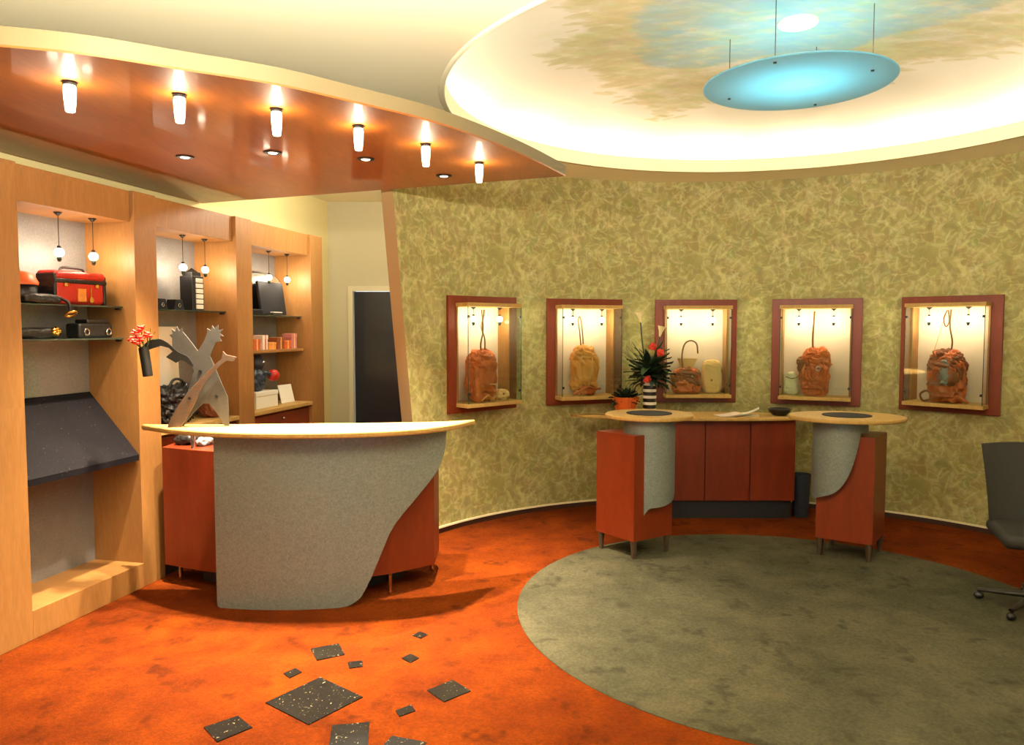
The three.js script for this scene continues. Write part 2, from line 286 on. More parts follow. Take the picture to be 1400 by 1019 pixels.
// shelf line: s runs along it away from the camera, "off" into the wall
const SX = -2.499, SD = 3.624, dX = 0.22368, dD = 0.97466, STURN = Math.atan2(dD, dX);
const S = (s, off, h) => [SX + dX * s - dD * off, h, SD + dD * s + dX * off];
{
  const wallBox = (name, label, mat, p0, p1, thick, h0 = 0, h1 = CEIL) => { const w = struct(name, label, 'wall'); const [x0, , d0] = p0, [x1, , d1] = p1, L = Math.hypot(x1 - x0, d1 - d0), nx = (d1 - d0) / L, nd = -(x1 - x0) / L; mesh('wall_slab', plan([[x0, d0], [x1, d1], [x1 - nx * thick, d1 - nd * thick], [x0 - nx * thick, d0 - nd * thick]], h0, h1), mat, w); return w; };
  wallBox('wall_left', 'pale yellow wall behind the maple shelving', M.plainWall, S(-6.6, 0.40, 0), S(4.46, 0.40, 0), 0.15);
  // rear wall with the door opening
  const d0 = -1.66, d1 = -0.78, WD = 7.97, rw = struct('wall_rear', 'grey-green wall around the dark door', 'wall');
  mesh('wall_slab', [box(d0 + 2.2, CEIL, 0.15, (d0 - 2.2) / 2, CEIL / 2, -WD - 0.075), box(4.8 - d1, CEIL, 0.15, (4.8 + d1) / 2, CEIL / 2, -WD - 0.075), box(d1 - d0, CEIL - 1.985, 0.15, (d0 + d1) / 2, (CEIL + 1.985) / 2, -WD - 0.075)], M.greyWall, rw);
  const dr = struct('door_1', 'dark slate glossy door in a pale frame', 'door');
  mesh('door_leaf', rbox(d1 - d0 - 0.02, 1.97, 0.045, (d0 + d1) / 2, 0.99, -WD - 0.03), M.door, dr);
  mesh('door_frame', [box(0.05, 2.03, 0.1, d0 - 0.022, 1.015, -WD - 0.02), box(0.05, 2.03, 0.1, d1 + 0.022, 1.015, -WD - 0.02), box(d1 - d0 - 0.006, 0.05, 0.1, (d0 + d1) / 2, 2.005, -WD - 0.02)], M.doorFrame, dr);
  mesh('door_handle', [cyl(0.009, 0.009, 0.12, 0, 0, 0, 12).rotateZ(Math.PI / 2).translate(d1 - 0.13, 1.0, -WD + 0.05), cyl(0.009, 0.009, 0.05, 0, 0, 0, 12).rotateX(Math.PI / 2).translate(d1 - 0.075, 1.0, -WD + 0.025)], M.chrome, dr);
  const wr = struct('wall_right', 'pale plaster wall at the far side of the shop', 'wall');
  mesh('wall_slab', box(0.15, CEIL, 10.9, 4.75, CEIL / 2, -2.7), M.plainWall, wr);
  // front wall behind the camera; its shop window is added for front light
  const fd = -2.6, wf = struct('wall_front', 'street wall with the added shop window', 'wall');
  const L = -1.3, Rr = 1.9, sill = 0.35, head = 2.6;
  mesh('wall_slab', [box(L + 5, CEIL, 0.2, (L - 5) / 2, CEIL / 2, -fd + 0.1), box(4.8 - Rr, CEIL, 0.2, (4.8 + Rr) / 2, CEIL / 2, -fd + 0.1), box(Rr - L, sill, 0.2, (L + Rr) / 2, sill / 2, -fd + 0.1), box(Rr - L, CEIL - head, 0.2, (L + Rr) / 2, (CEIL + head) / 2, -fd + 0.1)], M.plainWall, wf);
  const wn = struct('window_1', 'added shop window towards the street', 'window'), bars = [];
  for (let k = 0; k <= 4; k++) bars.push(box(0.06, head - sill, 0.08, L + (Rr - L) * k / 4, (head + sill) / 2, -fd + 0.1));
  bars.push(box(Rr - L, 0.06, 0.08, (L + Rr) / 2, sill + 0.03, -fd + 0.1), box(Rr - L, 0.06, 0.08, (L + Rr) / 2, head - 0.03, -fd + 0.1));
  mesh('window_frame', bars, M.darkSteel, wn);
  for (let k = 0; k < 4; k++) mesh('pane', box((Rr - L) / 4 - 0.06, head - sill - 0.12, 0.008, L + (Rr - L) * (k + 0.5) / 4, (head + sill) / 2, -fd + 0.1), M.glass, wn);
}
// ceiling with the round painted dome
const RIM = 2.0;
{
  const c = struct('ceiling', 'pale yellow ceiling around the painted dome', 'ceiling');
  mesh('ceiling_panel', plan([[-5, -2.8], [4.85, -2.8], [4.85, 8.2], [-5, 8.2]], CEIL, CEIL + 0.05, 0, [ring2(KX, KD, RIM + 0.02, 128)]), M.ceiling, c);
  mesh('rim', lathe([[RIM, CEIL - 0.002], [RIM + 0.03, CEIL - 0.002], [RIM + 0.03, CEIL + 0.1], [RIM, CEIL + 0.1], [RIM, CEIL - 0.002]], 128).translate(KX, 0, -KD), M.ceiling, c);
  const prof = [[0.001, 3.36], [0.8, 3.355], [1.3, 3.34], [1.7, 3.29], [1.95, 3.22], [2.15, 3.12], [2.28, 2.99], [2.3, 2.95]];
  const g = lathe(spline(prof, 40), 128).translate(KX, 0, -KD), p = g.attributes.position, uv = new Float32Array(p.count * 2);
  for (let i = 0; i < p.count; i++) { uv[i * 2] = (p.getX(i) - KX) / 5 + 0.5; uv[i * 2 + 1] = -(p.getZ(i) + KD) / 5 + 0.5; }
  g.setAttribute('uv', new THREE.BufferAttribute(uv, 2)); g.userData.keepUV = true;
  mesh('dome', g, M.dome, c).userData.label = 'dome with a blue middle and painted ochre clouds';
}
// cove tubes hidden behind the dome rim
for (let k = 0; k < 16; k++) {
  const a = k / 16 * Math.PI * 2, r = 2.15, x = KX + r * Math.cos(a), d = KD + r * Math.sin(a);
  const t = thing('cove_tube', 'white fluorescent tube lying behind the rim of the dome', 'tube light', [x, CEIL + 0.05, d], a + Math.PI / 2, 'cove tubes around the dome');
  mesh('tube', cyl(0.013, 0.013, 0.74, 0, 0.022, 0, 12).rotateZ(0).applyMatrix4(new THREE.Matrix4().makeTranslation(0, 0.022, 0).multiply(new THREE.Matrix4().makeRotationZ(Math.PI / 2)).multiply(new THREE.Matrix4().makeTranslation(0, -0.022, 0))), M.tubeGlow, t);
  for (const s of [-0.38, 0.38]) mesh('holder', box(0.03, 0.03, 0.03, s, 0.016, 0), M.white, t);
  const l = new THREE.RectAreaLight(COVE, POWER.cove, 0.72, 0.03); l.position.set(0, 0.045, 0); l.rotation.x = Math.PI / 2; l.castShadow = true; l.name = 'tube_light'; t.add(l);
}

// ---------------------------------------------------------------- canopy over the counter
const CAN = 2.55;
{
  const front = spline([[-2.62, 2.42], [-1.735, 2.638], [-1.484, 2.721], [-1.228, 2.869], [-0.92, 3.052], [-0.666, 3.286], [-0.39, 3.56], [-0.162, 3.884], [0.082, 4.311], [0.336, 4.846]], 60);
  const b0 = S(2.24, 0.385, 0), b1 = S(-1.0, 0.385, 0), out = [...front, [b0[0], b0[2]], [b1[0], b1[2]]];
  const t = thing('ceiling_canopy', 'suspended brown lacquered canopy with curved front over the counter', 'canopy', [0, CAN, 0]);
  mesh('soffit_board', plan(out, 0, 0.008), M.soffit, t);
  const inner = out.map((p) => p);
  mesh('edge_band', plan(inner, 0.008, 0.07), M.fascia, t);
  const pend = [[-1.714, 3.007], [-1.357, 3.164], [-1.025, 3.372], [-0.724, 3.648], [-0.447, 4.006], [-0.189, 4.443]];
  const NTH = ['nearest', 'second nearest', 'third', 'fourth', 'fifth', 'sixth'], tip = (k, n) => { const q = n - 1 - k; return q < 2 ? NTH[q] + ' to' : NTH[q] + ' from'; };
  for (const [k, [x, d]] of pend.entries()) {
    const p = thing('tube_lamp', `tapered frosted glass lamp under the canopy, ${tip(k, 6)} its pointed tip`, 'lamp', [x, CAN, d], 0, 'glass lamps along the curved canopy edge');
    mesh('collar', lathe([[0.001, 0], [0.022, 0], [0.026, -0.004], [0.026, -0.011], [0.021, -0.014], [0.001, -0.014]], 32), M.darkSteel, p);
    mesh('shade', lathe([[0.001, -0.014], [0.021, -0.014], [0.0235, -0.026], [0.022, -0.066], [0.0175, -0.111], [0.015, -0.115], [0.001, -0.115]], 32), M.shade, p);
    pointLight(p, WARM, POWER.pendant, 0, -0.065, 0, 0.8);
  }
  const down = [[-1.818, 4.293], [-1.297, 4.187], [-0.824, 4.348], [-0.426, 4.823]];
  for (const [k, [x, d]] of down.entries()) {
    const p = thing('recessed_spotlight', `small recessed spotlight in the brown canopy, ${tip(k, 4)} its pointed tip`, 'spotlight', [x, CAN, d], 0, 'recessed spotlights in the canopy');
    mesh('trim_ring', lathe([[0.028, -0.001], [0.028, -0.007], [0.046, -0.007], [0.05, -0.001], [0.028, -0.001]], 32), M.darkSteel, p);
    mesh('lens', lathe([[0.001, -0.002], [0.028, -0.002], [0.022, -0.008], [0.001, -0.01]], 24), M.bulb, p);
    const l = new THREE.SpotLight(WARM, POWER.down, 0, 43 * R2, 1, 2); l.position.set(0, -0.02, 0); l.target.position.set(0.05, -2.5, 0.12); l.castShadow = true; l.shadow.radius = 1.2; l.name = 'spot_light'; p.add(l, l.target);
  }
  const u = thing('added_passage_lamp', 'added round white ceiling lamp in the passage behind the canopy', 'ceiling lamp', [-1.2, CEIL - 0.002, 6.3]);  // lamp added out of view to light the wall above the shelving
  mesh('base', lathe([[0.001, 0], [0.09, 0], [0.09, -0.018], [0.001, -0.018]], 40), M.white, u);
  mesh('globe', lathe([[0.001, -0.018], [0.08, -0.018], [0.085, -0.04], [0.06, -0.07], [0.001, -0.085]], 40), M.bulb, u);
  pointLight(u, COVE, POWER.passage, 0, -0.11, 0, 3);
}
// bowl uplighters added out of view to brighten the ceiling and front
[[-1.0, 1.8], [0.3, 1.8], [1.6, 1.8]].forEach(([x, d]) => {
  const p = thing('added_bowl_uplighter', 'added white bowl uplighter over the shop entrance, brightening the ceiling', 'lamp', [x, CEIL - 0.002, d], 0, 'added bowl uplighters over the entrance');
  mesh('ceiling_rose', lathe([[0.001, 0], [0.05, 0], [0.045, -0.02], [0.001, -0.022]], 32), M.white, p);
  mesh('rod', cyl(0.006, 0.006, 0.5, 0, -0.26, 0, 12), M.steel, p);
  mesh('bowl', lathe([[0.006, -0.52], [0.09, -0.505], [0.15, -0.47], [0.175, -0.435], [0.171, -0.435], [0.146, -0.464], [0.088, -0.498], [0.006, -0.514], [0.006, -0.52]], 48), M.white, p);
  mesh('bulb', new THREE.TorusGeometry(0.05, 0.012, 10, 32).rotateX(Math.PI / 2).translate(0, -0.46, 0), M.bulb, p);
  pointLight(p, WHITE, POWER.addedUplight, 0.03, -0.425, 0, 2);
});
// hanging blue glass disc with a flush lamp above it
{
  const t = thing('hanging_disc', 'round blue glass disc hung on thin wires under the dome', 'hanging disc', [1.65, 3.0, 4.49]);
  mesh('disc', lathe([[0.001, 0], [0.52, 0], [0.53, 0.004], [0.53, 0.01], [0.52, 0.014], [0.001, 0.014]], 96), M.disc, t);
  for (const [x, d] of [[-0.26, -0.38], [0.315, -0.255], [-0.32, 0.26], [0.255, 0.38]]) {
    const w = mesh('wire', cyl(0.0025, 0.0025, 0.345, x, 0.182, -d, 8), M.steel, t);
    mesh('wire_stud', cyl(0.009, 0.009, 0.024, x, 0.006, -d, 12), M.darkSteel, w);
  }
  const l = thing('flush_ceiling_lamp', 'round white flush lamp in the middle of the painted dome', 'ceiling lamp', [1.65, 3.36, 4.5]);
  mesh('rim', lathe([[0.1, 0], [0.1, -0.018], [0.112, -0.014], [0.114, 0], [0.1, 0]], 40), M.white, l);
  mesh('lens', lathe([[0.001, -0.004], [0.1, -0.004], [0.1, -0.012], [0.07, -0.02], [0.001, -0.024]], 40), M.bulb, l);
  const s = new THREE.SpotLight(COVE, POWER.disc, 0, 78 * R2, 0.5, 2); s.position.set(0, -0.04, 0); s.target.position.set(0, -1, 0); s.castShadow = true; s.shadow.radius = 4; s.name = 'lamp_light'; l.add(s, s.target);
}

// ---------------------------------------------------------------- maple shelving along the left wall
const NI = [[0.198, 1.016], [1.212, 2.079], [2.285, 3.221]], SH = 2.42, NT = 2.235, ND = 0.35;
{
  const u = thing('shelving_unit', 'maple wall unit with three lit niches behind the counter', 'shelving', S(0, 0, 0), STURN);
  const pil = [[-1.4, 0.198], [1.016, 1.212], [2.079, 2.285], [3.221, 3.442]];
  for (const [a, b] of pil) mesh('pilaster', rbox(b - a, SH, 0.37, (a + b) / 2, SH / 2, -0.185, 0.003), M.maple, u);
  NI.forEach(([a, b], i) => {
    const w = b - a, m = (a + b) / 2;
    mesh('header', rbox(w, SH - NT, 0.34, m, (SH + NT) / 2, -0.2, 0.003), M.maple, u);
    const base = i === 0 ? 0.15 : 0.08;
    mesh('base_board', rbox(w, base, i === 0 ? 0.36 : 0.34, m, base / 2, -0.18, 0.003), i === 0 ? M.maple : M.blackPlinth, u);
    mesh('back_panel', box(w, NT - base, 0.012, m, (NT + base) / 2, -ND - 0.006), M.backPanel, u);
    if (i) {
      const c = mesh('cabinet', rbox(w, 0.82, 0.30, m, 0.08 + 0.41, -0.2, 0.003), M.red, u);
      mesh('worktop', rbox(w, 0.032, 0.36, m, 0.928, -0.18, 0.004), M.paleMaple, u);
      for (let k = 0; k < 3; k++) { mesh('drawer_front', rbox(w - 0.02, 0.255, 0.02, m, 0.09 + 0.27 * (k + 0.5), -0.042, 0.003), M.red, c); mesh('knob', new THREE.SphereGeometry(0.013, 16, 12).translate(m, 0.09 + 0.27 * (k + 0.5) + 0.08, -0.022), M.chrome, c); }
    }
    const hs = [[1.728, 1.538], [1.72], [1.70]][i];
    for (const h of hs) {
      const sh = mesh('glass_shelf', rbox(w - 0.006, 0.01, 0.25, m, h - 0.005, -0.22, 0.002), M.glassShelf, u);
      mesh('shelf_edge', box(w - 0.008, 0.008, 0.003, m, h - 0.005, -0.0935), M.glassEdge, sh);
      for (const x of [a + 0.012, b - 0.012]) mesh('shelf_bracket', box(0.02, 0.012, 0.03, x, h - 0.017, -0.12), M.black, sh);
    }
    if (i === 2) mesh('wood_shelf', rbox(w - 0.004, 0.022, 0.27, m, 1.405, -0.213, 0.003), M.maple, u);
    if (i === 0) {
      const bd = mesh('sloping_display_board', plate([[-0.345, 1.205], [-0.005, 0.825], [-0.005, 0.79], [-0.345, 1.165]], w - 0.012, 0.002).rotateY(-Math.PI / 2).translate(m, 0, 0), M.board, u);
      bd.userData.label = 'dark flecked sloping board across the niche';
    }
  });
}
function displayLamp(label, group, pos, turn, drop, power) {        // cap, wire, bulb with a small dark reflector tip
  const t = thing('display_lamp', label, 'lamp', pos, turn, group);
  mesh('cap', lathe([[0.001, 0], [0.022, 0], [0.022, -0.003], [0.006, -0.018], [0.001, -0.02]], 24), M.darkSteel, t);
  mesh('wire', cyl(0.002, 0.002, drop, 0, -drop / 2 - 0.012, 0, 8), M.darkSteel, t);
  mesh('socket', cyl(0.009, 0.012, 0.02, 0, -drop - 0.018, 0, 16), M.darkSteel, t);
  mesh('bulb', new THREE.SphereGeometry(0.026, 24, 16).translate(0, -drop - 0.045, 0), M.bulb, t);
  mesh('tip_cap', lathe([[0.001, -drop - 0.068], [0.012, -drop - 0.068], [0.0125, -drop - 0.08], [0.008, -drop - 0.094], [0.001, -drop - 0.096]], 24), M.glassEdge, t);
  pointLight(t, WARM, power, 0, -drop - 0.045, 0, 0.8);
}
[['first', [0.595, 0.845]], ['second', [1.658, 1.905]], ['third', [2.765, 3.06]]].forEach(([n, ss], i) => {
  const at = ['above the red handbag', 'above the black tower stand', 'above the black velvet stand'][i];
  for (const [k, s] of ss.entries()) displayLamp(`bare bulb on a wire ${at}, the one ${k ? 'nearer to' : 'farther from'} the door`, 'niche lamps ' + at, S(s, 0.14, NT - 0.001), STURN, 0.175, POWER.niche);
});

// ---------------------------------------------------------------- front counter
{
  const X0 = -1.25, D0 = 4.35, L = (p) => p.map(([x, d]) => [x - X0, d - D0]);
  const t = thing('reception_counter', 'reception counter with leaf-shaped maple top and curved silver front panel', 'counter', [X0, 0, D0]);
  const frontE = spline([[-2.19, 4.47], [-1.93, 4.28], [-1.608, 4.145], [-1.25, 4.095], [-0.95, 4.115], [-0.575, 4.24], [-0.36, 4.44], [-0.228, 4.70]], 50), backE = spline([[-0.228, 4.70], [-0.45, 4.60], [-0.8, 4.545], [-1.2, 4.515], [-1.7, 4.47], [-2.0, 4.46], [-2.19, 4.47]], 40);
  mesh('worktop', plan(L([...frontE, ...backE.slice(1, -1)]), 0.995, 1.03, 0.012), M.paleMaple, t);
  const body = spline([[-2.17, 4.68], [-1.81, 4.525], [-1.3, 4.42], [-0.835, 4.445], [-0.485, 4.68]], 40);
  mesh('body', plan(L([...body, [-0.485, 4.98], [-2.17, 4.98]]), 0.12, 0.86, 0.003), M.red, t);
  mesh('plinth', plan(L([[-1.95, 4.72], [-1.3, 4.56], [-0.9, 4.6], [-0.7, 4.8], [-0.7, 4.93], [-1.95, 4.93]]), 0, 0.122), M.blackPlinth, t);
  for (const [x, d] of [[-0.735, 4.49], [-0.53, 4.93], [-2.1, 4.74], [-2.1, 4.93]]) mesh('leg', cyl(0.012, 0.012, 0.122, x - X0, 0.061, -(d - D0), 16), M.chrome, t);
  for (const [x, d] of [[-1.95, 4.62], [-0.7, 4.62], [-1.3, 4.62]]) mesh('top_support', cyl(0.014, 0.014, 0.14, x - X0, 0.928, -(d - D0), 16), M.chrome, t);
  // curved sheet: outline in (arc angle, height)
  const pc = [-1.325, 5.865], PR = 1.64, ang = (x) => Math.asin((x - pc[0]) / PR);
  const right = [[-0.963, 0], [-0.882, 0.04], [-0.822, 0.14], [-0.761, 0.284], [-0.688, 0.447], [-0.599, 0.558], [-0.518, 0.653], [-0.448, 0.745], [-0.406, 0.85], [-0.389, 0.996]];
  const edge = new THREE.CatmullRomCurve3([[-1.03, 0], ...right].map(([x, h]) => new THREE.Vector3(ang(x), h, 0)));
  const rows = 60, cols = 40, a0 = ang(-1.687), pos = [], uv = [], idx = [];
  const pts = edge.getPoints(400), lim = (h) => { for (let k = 30; k < pts.length; k++) if (pts[k].y >= h) return pts[k].x; return pts[pts.length - 1].x; };
  const corner = (h) => h < 0.02 ? 0.02 - Math.sqrt(Math.max(0, 0.02 ** 2 - (0.02 - h) ** 2)) : 0;
  for (const side of [0, 1]) for (let j = 0; j <= rows; j++) {
    const h = 0.996 * (j / rows) ** 1.3, al = a0 + corner(h) / PR, ar = h <= 0.0005 ? ang(-0.985) : lim(h);
    for (let i = 0; i <= cols; i++) { const a = al + (ar - al) * i / cols, r = PR - side * 0.014; pos.push(pc[0] + r * Math.sin(a) - X0, h, -(pc[1] - r * Math.cos(a) - D0)); uv.push(a * PR, h); }
  }
  const N = cols + 1, W = N * (rows + 1), q = (a, b, c, d) => idx.push(a, b, c, a, c, d);
  for (let j = 0; j < rows; j++) for (let i = 0; i < cols; i++) { const k = j * N + i; q(k, k + 1, k + N + 1, k + N); q(W + k, W + k + N, W + k + N + 1, W + k + 1); }
  for (let j = 0; j < rows; j++) { const l = j * N, r = j * N + cols; q(l, l + N, W + l + N, W + l); q(r, W + r, W + r + N, r + N); }
  for (let i = 0; i < cols; i++) { q(i, W + i, W + i + 1, i + 1); const k = rows * N + i; q(k, k + 1, W + k + 1, W + k); }
  const g = new THREE.BufferGeometry(); g.setAttribute('position', new THREE.Float32BufferAttribute(pos, 3)); g.setAttribute('uv', new THREE.Float32BufferAttribute(uv, 2)); g.setIndex(idx);
  const gc = toCreasedNormals(g, 0.6); gc.userData.keepUV = true;
  mesh('front_panel', gc, M.silver, t).userData.label = 'curved silver-grey panel with an S-shaped edge';
}

// ---------------------------------------------------------------- two pillar desks with ring tops, and the counter between them
function ringDesk(label, mirror) {
  const X0 = 0.874, D0 = 5.39, m = mirror ? -1 : 1, WX = mirror ? 3.268 - X0 : X0, WD = mirror ? D0 - 0.08 : D0;
  const t = thing('pillar_desk', label, 'desk', [WX, 0.003, WD]);
  const F = [0.834, 5.14], Lc = [0.61, 5.435], Rc = [1.138, 5.345], Bk = [Lc[0] + Rc[0] - F[0], Lc[1] + Rc[1] - F[1]];
  const loc = ([x, d]) => [m * (x - X0), d - D0], quad = [F, Rc, Bk, Lc].map(loc); if (mirror) quad.reverse();
  mesh('cabinet', plan(quad, 0.125, 0.857, 0.003), M.red, t);
  for (const p of [F, Rc, Bk, Lc]) {
    const [x, d] = loc(p), k = 0.86, g = new THREE.CylinderGeometry(0.026, 0.014, 0.127, 4).rotateY(Math.PI / 4 + (mirror ? 0.6 : -0.6)).translate(x * k, 0.0635, -d * k);
    mesh('leg', g, M.leg, t);
  }
  // silver half pipe with an S-shaped lower edge, standing out of the cabinet
  const c = loc([0.974, 5.36]), R = 0.18, N = 64, rows = 24, pos = [], uv = [], idx = [];
  const nA = Math.atan2(-0.829, 0.559);                             // plan direction out of the cabinet's free face (x, D)
  const low = (k) => { const s = (k + 1) / 2; return s < 0.12 ? 0.29 + s / 0.12 * 0.06 : 0.35 + 0.035 * (s - 0.12) + 0.09 * Math.max(0, s - 0.35) ** 1.5 + 0.12 * Math.max(0, s - 0.72); };
  const lowR = (k) => { const s = (1 - k) / 2; return 0.40 + 0.12 * s + 0.36 * Math.max(0, s - 0.3) ** 3 / 0.343; };
  for (const side of [0, 1]) for (let j = 0; j <= rows; j++) for (let i = 0; i <= N; i++) {
    const rel = -Math.PI + 2 * Math.PI * i / N, a = nA + rel, k = Math.max(-1, Math.min(1, rel / 0.98)), lo = mirror ? lowR(k) : Math.abs(rel) < 0.98 ? low(k) : (rel < 0 ? 0.29 : 0.47), h = lo + (0.957 - lo) * j / rows, r = R - side * 0.01;
    pos.push(c[0] + m * r * Math.cos(a), h, -(c[1] + r * Math.sin(a))); uv.push(a * R, h);
  }
  const n = N + 1, W = n * (rows + 1), q = (a, b, cc, d) => (mirror ? idx.push(a, cc, b, a, d, cc) : idx.push(a, b, cc, a, cc, d));
  for (let j = 0; j < rows; j++) for (let i = 0; i < N; i++) { const k = j * n + i; q(k, k + 1, k + n + 1, k + n); q(W + k, W + k + n, W + k + n + 1, W + k + 1); }
  for (let i = 0; i < N; i++) q(i, W + i, W + i + 1, i + 1);
  const g = new THREE.BufferGeometry(); g.setAttribute('position', new THREE.Float32BufferAttribute(pos, 3)); g.setAttribute('uv', new THREE.Float32BufferAttribute(uv, 2)); g.setIndex(idx);
  const gc = toCreasedNormals(g, 0.6); gc.userData.keepUV = true;
  mesh('silver_panel', gc, M.silver, t);
  const rc = mirror ? [2.335 - WX, 5.28 - WD] : [0.98 - WX, 5.41 - WD], rx = mirror ? 0.385 : 0.312, rd = mirror ? 0.30 : 0.30;
  const el = (kx, kd, nn = 72) => Array.from({ length: nn }, (_, i) => { const a = i / nn * Math.PI * 2, x = kx * Math.cos(a), d = kd * Math.sin(a), b = mirror ? -0.16 : 0; return [rc[0] + x * Math.cos(b) - d * Math.sin(b), rc[1] + x * Math.sin(b) + d * Math.cos(b)]; });
  mesh('ring_top', plan(el(rx, rd), 0.955, 0.985, 0.011), M.paleMaple, t);
  mesh('black_inlay', plan(el(0.162, 0.162), 0.985, 0.989, 0.001), M.velvet, t);
}
ringDesk('red pillar desk with a round pale top beside the potted flower', false);
ringDesk('red pillar desk with an oval pale top between bowl and swivel chair', true);
{
  const X0 = 1.63, D0 = 6.4, L = (p) => p.map(([x, d]) => [x - X0, d - D0]);
  const t = thing('wall_counter', 'low red three-door counter with crescent maple top along the curved wall', 'counter', [X0, 0, D0]);
  const f = spline([[0.50, 6.47], [0.8, 6.33], [1.25, 6.215], [1.75, 6.17], [2.2, 6.20], [2.55, 6.29], [2.8, 6.40]], 40), bk = [];
  for (let k = 0; k <= 40; k++) { const a = (27.5 - 53 * k / 40) * R2; bk.push([CX + 2.42 * Math.sin(a), CD + 2.42 * Math.cos(a)]); }
  mesh('worktop', plan(L([...f, ...bk]), 0.835, 0.862, 0.009), M.paleMaple, t);
  const c = mesh('carcass', plan(L([[1.23, 6.30], [2.36, 6.30], [2.36, 6.62], [1.23, 6.62]]), 0.15, 0.835), M.red, t);
  for (let k = 0; k < 3; k++) { const w = 1.13 / 3; mesh('door', rbox(w - 0.006, 0.675, 0.02, 1.23 + w * (k + 0.5) - X0, 0.4935, -(6.288 - D0), 0.003), M.red, c); }
  mesh('plinth', plan(L([[1.26, 6.31], [2.34, 6.31], [2.34, 6.6], [1.26, 6.6]]), 0, 0.15), M.blackPlinth, t);
}
{
  const t = thing('waste_bin', 'dark blue-grey waste bin between red counter and pillar desk', 'bin', [2.45, 0, 6.38]);
  mesh('bin_body', lathe([[0.001, 0], [0.062, 0], [0.078, 0.36], [0.074, 0.36], [0.058, 0.012], [0.001, 0.012]], 40), M.bin, t);
  mesh('bin_rim', new THREE.TorusGeometry(0.077, 0.004, 8, 40).rotateX(Math.PI / 2).translate(0, 0.36, 0), M.bin, t);
}

// ---------------------------------------------------------------- five display cases in the curved wall
const inCase = (i, u, z, h) => { const a = ANG[i] * R2, r = RW - z; return [CX + r * Math.sin(a) + u * Math.cos(a), h, CD + r * Math.cos(a) - u * Math.sin(a)]; };
const CASE_FLOOR = FRAME_B + 0.0822, CASE_TOP = FRAME_B + 0.838;
const inside = ['orange-brown rucksack', 'tan leather bag with a tall loop', 'red bag and straw tote', 'red-brown bag beside a pale pouch', 'brown bag with hanging straps'];
ANG.forEach((deg, i) => {
  const t = thing('display_case', 'red framed glass wall case holding the ' + inside[i], 'display case', inCase(i, 0, 0, FRAME_B), -deg * R2, 'glass cases on the curved wall');
  const fw = 0.365, ow = 0.285, sq = (a, b, c, d) => [[a, b], [c, b], [c, d], [a, d]];
  mesh('frame', plate(sq(-fw, 0, fw, FRAME_H), 0.05, 0.003, [sq(-ow, 0.065, ow, 0.86).reverse()]).translate(0, 0, 0.025), M.frame, t);
  mesh('back_panel', box(0.57, 0.78, 0.01, 0, 0.46, -0.085), M.cream, t);
  for (const s of [-1, 1]) mesh('side_board', box(0.014, 0.76, 0.135, s * 0.277, 0.46, -0.0125), M.maple, t);
  mesh('bottom_board', rbox(0.58, 0.03, 0.275, 0, 0.066, 0.0575, 0.003), M.paleMaple, t);
  mesh('top_board', rbox(0.58, 0.03, 0.275, 0, 0.853, 0.0575, 0.003), M.paleMaple, t);
  mesh('front_pane', box(0.56, 0.757, 0.005, 0, 0.4595, 0.187), M.glass, t);
  for (const s of [-1, 1]) {
    mesh('side_pane', box(0.005, 0.757, 0.13, s * 0.281, 0.4595, 0.118), M.glass, t);
    mesh('glass_edge', box(0.004, 0.757, 0.004, s * 0.2825, 0.4595, 0.189), M.glassEdge, t);
    for (const y of [0.16, 0.76]) mesh('clip', rbox(0.016, 0.02, 0.016, s * 0.273, y, 0.185, 0.002), M.black, t);
  }
  for (const u of [-0.14, 0.14]) displayLamp(`bulb in the case of the ${inside[i]}, nearer the ${u < 0 ? 'door' : 'chair'}`, 'lamps in the case with the ' + inside[i], inCase(i, u, 0.085, CASE_TOP - 0.001), -deg * R2, 0.05, POWER.case);
});
